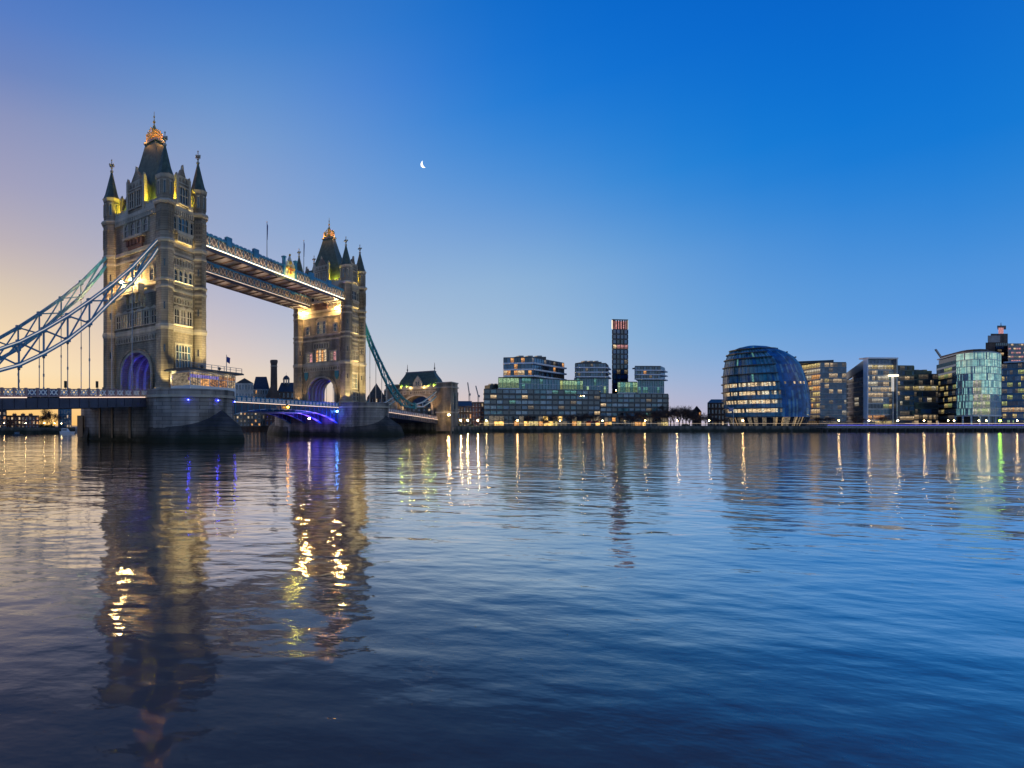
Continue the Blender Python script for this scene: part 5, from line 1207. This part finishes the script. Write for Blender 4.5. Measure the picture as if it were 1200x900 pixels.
def tree(px, Y, h, seed, label, grp='bare trees along the promenade'):
    t = thing('bare_tree', label, 'tree', (*Xp(px, Y), LAND if px > 100 else 2.0), px * .7, grp)
    if seed not in protos:
        mt, mc = bare_tree(10, seed); a = mt.build('trunk', t); b = mc.build('crown', t); protos[seed] = (a.data, b.data)
        a.scale = b.scale = (h / 10,) * 3
    else:
        for nm, d in zip(('trunk', 'crown'), protos[seed]):
            o = bpy.data.objects.new(nm, d); COL.objects.link(o); o.parent = t; o.scale = (h / 10,) * 3
for px, Y, h, s, w in ((545, 276, 6, 1, 'small bare tree by the quay lamps right of the gatehouse'), (618, 283, 7, 2, 'bare tree before the bright restaurant front'), (637, 284, 7, 3, 'bare tree before the apartments, right of the restaurant front'), (668, 283, 9, 1, 'bare tree before the second apartment block'), (683, 285, 9.5, 4, 'taller bare tree left of the slim tower'), (697, 284, 8, 2, 'bare tree just left of the slim tower foot'),
    (741, 284, 9, 3, 'bare tree just right of the slim tower foot'), (752, 283, 11, 4, 'bare tree before the right apartment block'), (765, 284, 12, 1, 'tall bare tree before the right apartment block'), (776, 283, 11, 2, 'bare tree at the right end of the apartments'), (786, 288, 14, 3, 'first bare tree past the right end of the apartments'), (796, 290, 14.5, 4, 'second bare tree past the apartments'), (804, 288, 13.5, 1, 'third bare tree past the apartments'), (812, 286, 8, 2, 'bare tree before the steep roofed house'), (821, 288, 8, 3, 'bare tree between steep roofed house and old brick office'),
    (790, 296, 13, 1, 'bare tree in the second row past the apartments, left'), (800, 298, 14, 2, 'bare tree in the second row past the apartments, middle'), (808, 297, 12, 4, 'bare tree in the second row past the apartments, right'), (816, 298, 10, 1, 'bare tree right behind the steep roofed house front'), (827, 292, 9, 4, 'bare tree at the left corner of the old brick office'), (650, 285, 9, 4, 'bare tree under the gap of the first two apartment blocks'), (728, 285, 8.5, 1, 'bare tree before the foot of the slim tower'), (840, 288, 7, 4, 'bare tree before the old brick office'), (960, 285, 7, 1, 'bare tree before the office behind the egg shaped hall'), (974, 286, 6.5, 2, 'small bare tree left of a promenade lamp before the offices'), (1003, 286, 8, 3, 'bare tree before the dark side of the portal office'), (1035, 287, 8, 4, 'bare tree before the portal office entrance')):
    tree(px, Y, h, s, w)
def bush(px, Y, r, label, grp='bushes'):
    t = thing('bush', label, 'bush', (*Xp(px, Y), LAND if px > 100 else 2.0), 0, grp); rr = random.Random(int(px)); m = MB()
    for i in range(260):
        a, b, q = rr.uniform(0, 6.28), rr.uniform(0, 1), rr.uniform(.5, 1) * r
        c = Vector((q * math.cos(a) * math.sqrt(1 - b * b) * 1.3, q * math.sin(a) * math.sqrt(1 - b * b), q * b * .9)); d = Vector((rr.gauss(0, 1), rr.gauss(0, 1), rr.gauss(0, 1))).normalized() * r * .16; e = d.cross(Vector((rr.gauss(0, 1), rr.gauss(0, 1), .5))).normalized() * r * .12
        m.poly([c - d, c + e, c + d, c - e], 'leaf')
    m.build('leaves', t); m = MB(); m.cyl(0, 0, 0, r * .6, .12, .05, 6, 'bark'); m.build('stem', t)
for px, Y, r, w in ((537, 272, 1.6, 'dark bush beside the gatehouse quay'), (552, 276, 1.3, 'low dark bush before the red brick building'), (715, 284, 1.4, 'round dark bush at the foot of the slim tower'), (803, 284, 1.7, 'dark bush under the bare trees'), (1168, 284, 1.8, 'bush glowing green near the round glass office')): bush(px, Y, r, w)
# red parasols and the flag mast
for px, w in ((640, 'left'), (690, 'middle'), (699, 'right')):
    t = thing('parasol', 'dark red terrace parasol before the apartments, %s of three' % w, 'parasol', (*Xp(px, 286), LAND), 0, 'red terrace parasols'); m = MB(); m.cyl(0, 0, 0, 2.6, .05, .05, 6, 'dark_metal'); m.build('pole', t); m = MB(); m.cyl(0, 0, 2.2, 3.2, 1.9, .06, 8, 'red_cloth'); m.cyl(0, 0, 2.0, 2.2, 1.88, 1.9, 8, 'red_cloth'); m.build('canopy', t)
t = thing('flag_mast', 'flag mast with red white and blue flag left of the egg shaped hall', 'flagpole', (*Xp(859.5, 279), LAND)); zf = Zp(479, 279) - LAND
m = MB(); m.cyl(0, 0, 0, zf + 1, .09, .05, 6, 'white_paint'); m.build('pole', t)
m = MB(); m.box(-2.6, -.1, -.03, .03, zf - 1.4, zf + .6, 'flag_blue'); m.box(-2.6, -.1, -.05, .05, zf - .55, zf - .25, 'white_paint'); m.box(-1.5, -1.2, -.05, .05, zf - 1.4, zf + .6, 'white_paint'); m.box(-2.6, -.1, -.06, .06, zf - .48, zf - .32, 'red_cloth'); m.box(-1.43, -1.27, -.06, .06, zf - 1.4, zf + .6, 'red_cloth')
m.beam((-2.6, -.045, zf - 1.4), (-.1, -.045, zf + .6), .02, .2, 'white_paint'); m.beam((-2.6, -.045, zf + .6), (-.1, -.045, zf - 1.4), .02, .2, 'white_paint'); m.build('flag', t)
# cranes far behind
def crane(px, Y, ytop, jib, label):
    t = thing('tower_crane', label, 'crane', (*Xp(px, Y), LAND), 0, 'cranes on the skyline'); H = Zp(ytop, Y) - LAND; m = MB()
    for sx in (-.6, .6):
        for sy in (-.6, .6): m.beam((sx, sy, 0), (sx, sy, H), .22, .22, 'grey_metal')
    for i in range(int(H / 2)): m.beam((-.6, -.6, i * 2), (.6, -.6, i * 2 + 2), .12, .12, 'grey_metal')
    m.build('mast', t); m = MB(); m.beam((0, 0, H), (jib[0], jib[1], H + jib[2]), .8, 1.0, 'grey_metal'); m.beam((0, 0, H), (-jib[0] * .2, 0, H + .5), .8, 1.0, 'grey_metal'); m.box(-jib[0] * .25 - .8, -jib[0] * .25 + .8, -.8, .8, H - 1.5, H + 1, 'concrete'); m.build('jib', t)
crane(550, 620, 462, (-2, 0, 14), 'thin crane on the skyline right of the gatehouse, the left one'); crane(560.5, 620, 464, (-3, 0, 12), 'thin crane on the skyline just left of the dark apartment block'); crane(1106.5, 420, 424, (-7, 0, 10), 'small crane behind the dark stepped office')

# far bank seen under the near deck
brick_house('brick_building', 'dark brick warehouse at the far left edge under the near deck', -60, 8, 215, 482, 'brown_brick', 16, 4, 12, 'flat', base=2.0, litp=1.4)
brick_house('brick_building', 'low terrace with three chimney stacks under the near deck', 8, 46, 222, 488, 'red_brick', 14, 3, 9, 'flat', base=2.0, litp=1.2)
for px in (17, 27, 36):
    t = thing('chimney_stack', 'chimney stack on the low terrace under the near deck, %s' % {17: 'left', 27: 'middle', 36: 'right'}[px], 'chimney', (*Xp(px, 226), Zp(488, 222)), 0, 'chimney stacks of the low terrace'); m = MB(); m.box(-.7, .7, -.5, .5, 0, 1.0, 'red_brick'); m.box(-.8, .8, -.6, .6, 1.0, 1.2, 'brown_brick'); m.cyl(-.3, 0, 1.2, 1.6, .15, .13, 8, 'red_brick'); m.cyl(.3, 0, 1.2, 1.6, .15, .13, 8, 'red_brick'); m.build('stack', t)
brick_house('glass_block', 'dark tall block with blue lower front, left of the near pier', 68, 84, 232, 474, 'blue_panel', 16, 5, 5, 'flat', base=2.0)
for px, h, s in ((48, 8, 1), (55, 9.5, 2), (61, 10.5, 3)): tree(px, 226, h, s, 'bare tree on the far bank under the near deck, %s of three' % {48: 'left', 55: 'middle', 61: 'right'}[px], 'trees under the near deck')
for px, r in ((50, 2.4), (58, 2.2)): bush(px, 225, r, 'dark bush under the near deck, %s' % ('left' if px == 50 else 'right'))
t = thing('motor_boat', 'white motor cruiser moored left of the near pier', 'boat', (*Xp(78, 206), 0), R(14))
m = MB(); hull = [(-2.6, -1.1), (1.2, -1.2), (3.2, 0), (1.2, 1.2), (-2.6, 1.1)]; m.prism([(x * .9, y * .75) for x, y in hull], -.3, 1.1, 'white_paint', hull); m.build('hull', t)
m = MB(); m.prism([(-1.9, -.8), (.6, -.85), (1.3, 0), (.6, .85), (-1.9, .8)], 1.1, 2.3, 'white_paint', [(-1.8, -.7), (.1, -.7), (.5, 0), (.1, .7), (-1.8, .7)]); m.build('cabin', t)
m = MB(); m.box(-1.6, .1, -.83, -.77, 1.5, 2.0, 'glass_dark'); m.build('window', t)
m = MB(); m.cyl(-.8, 0, 2.3, 3.6, .04, .03, 6, 'dark_metal'); m.build('mast', t)
t = thing('mooring_barge', 'small dark barge floating under the near deck', 'boat', (*Xp(21, 180), 0), R(-10))
m = MB(); hull = [(-1.7, -.7), (1.3, -.7), (1.9, 0), (1.3, .7), (-1.7, .7)]; m.prism([(x * .92, y * .8) for x, y in hull], -.3, .5, 'dark_panel', hull); m.build('hull', t); m = MB(); m.box(-1.0, .3, -.45, .45, .5, 1.2, 'blue_panel'); m.box(-1.1, .4, -.52, .52, 1.2, 1.28, 'dark_panel'); m.build('cabin', t)

# the moon: the lit limb of a ball
m = MB(); c = Vector((*Xp(497.5, 9000), Zp(192, 9000))); rm = 62.0; v = c.normalized(); ex = v.cross(Vector((0, 0, 1))).normalized(); ez = ex.cross(v); rot = R(22)
ux, uz = ex * math.cos(rot) + ez * math.sin(rot), -ex * math.sin(rot) + ez * math.cos(rot); rows = []
for i in range(17):
    t_ = -math.pi / 2 + math.pi * i / 16; rows.append([c + ux * (-rm * math.cos(t_) * s) + uz * (rm * math.sin(t_)) - v * (rm * math.cos(t_) * math.sqrt(max(0, 1 - s * s))) for s in (1.0, .85, .65, .45)])
for a, b in zip(rows, rows[1:]):
    for k in range(3): m.poly([a[k], a[k + 1], b[k + 1], b[k]], 'moon_glow')
m.build('moon', label='thin white crescent moon in the clear blue sky', category='moon')
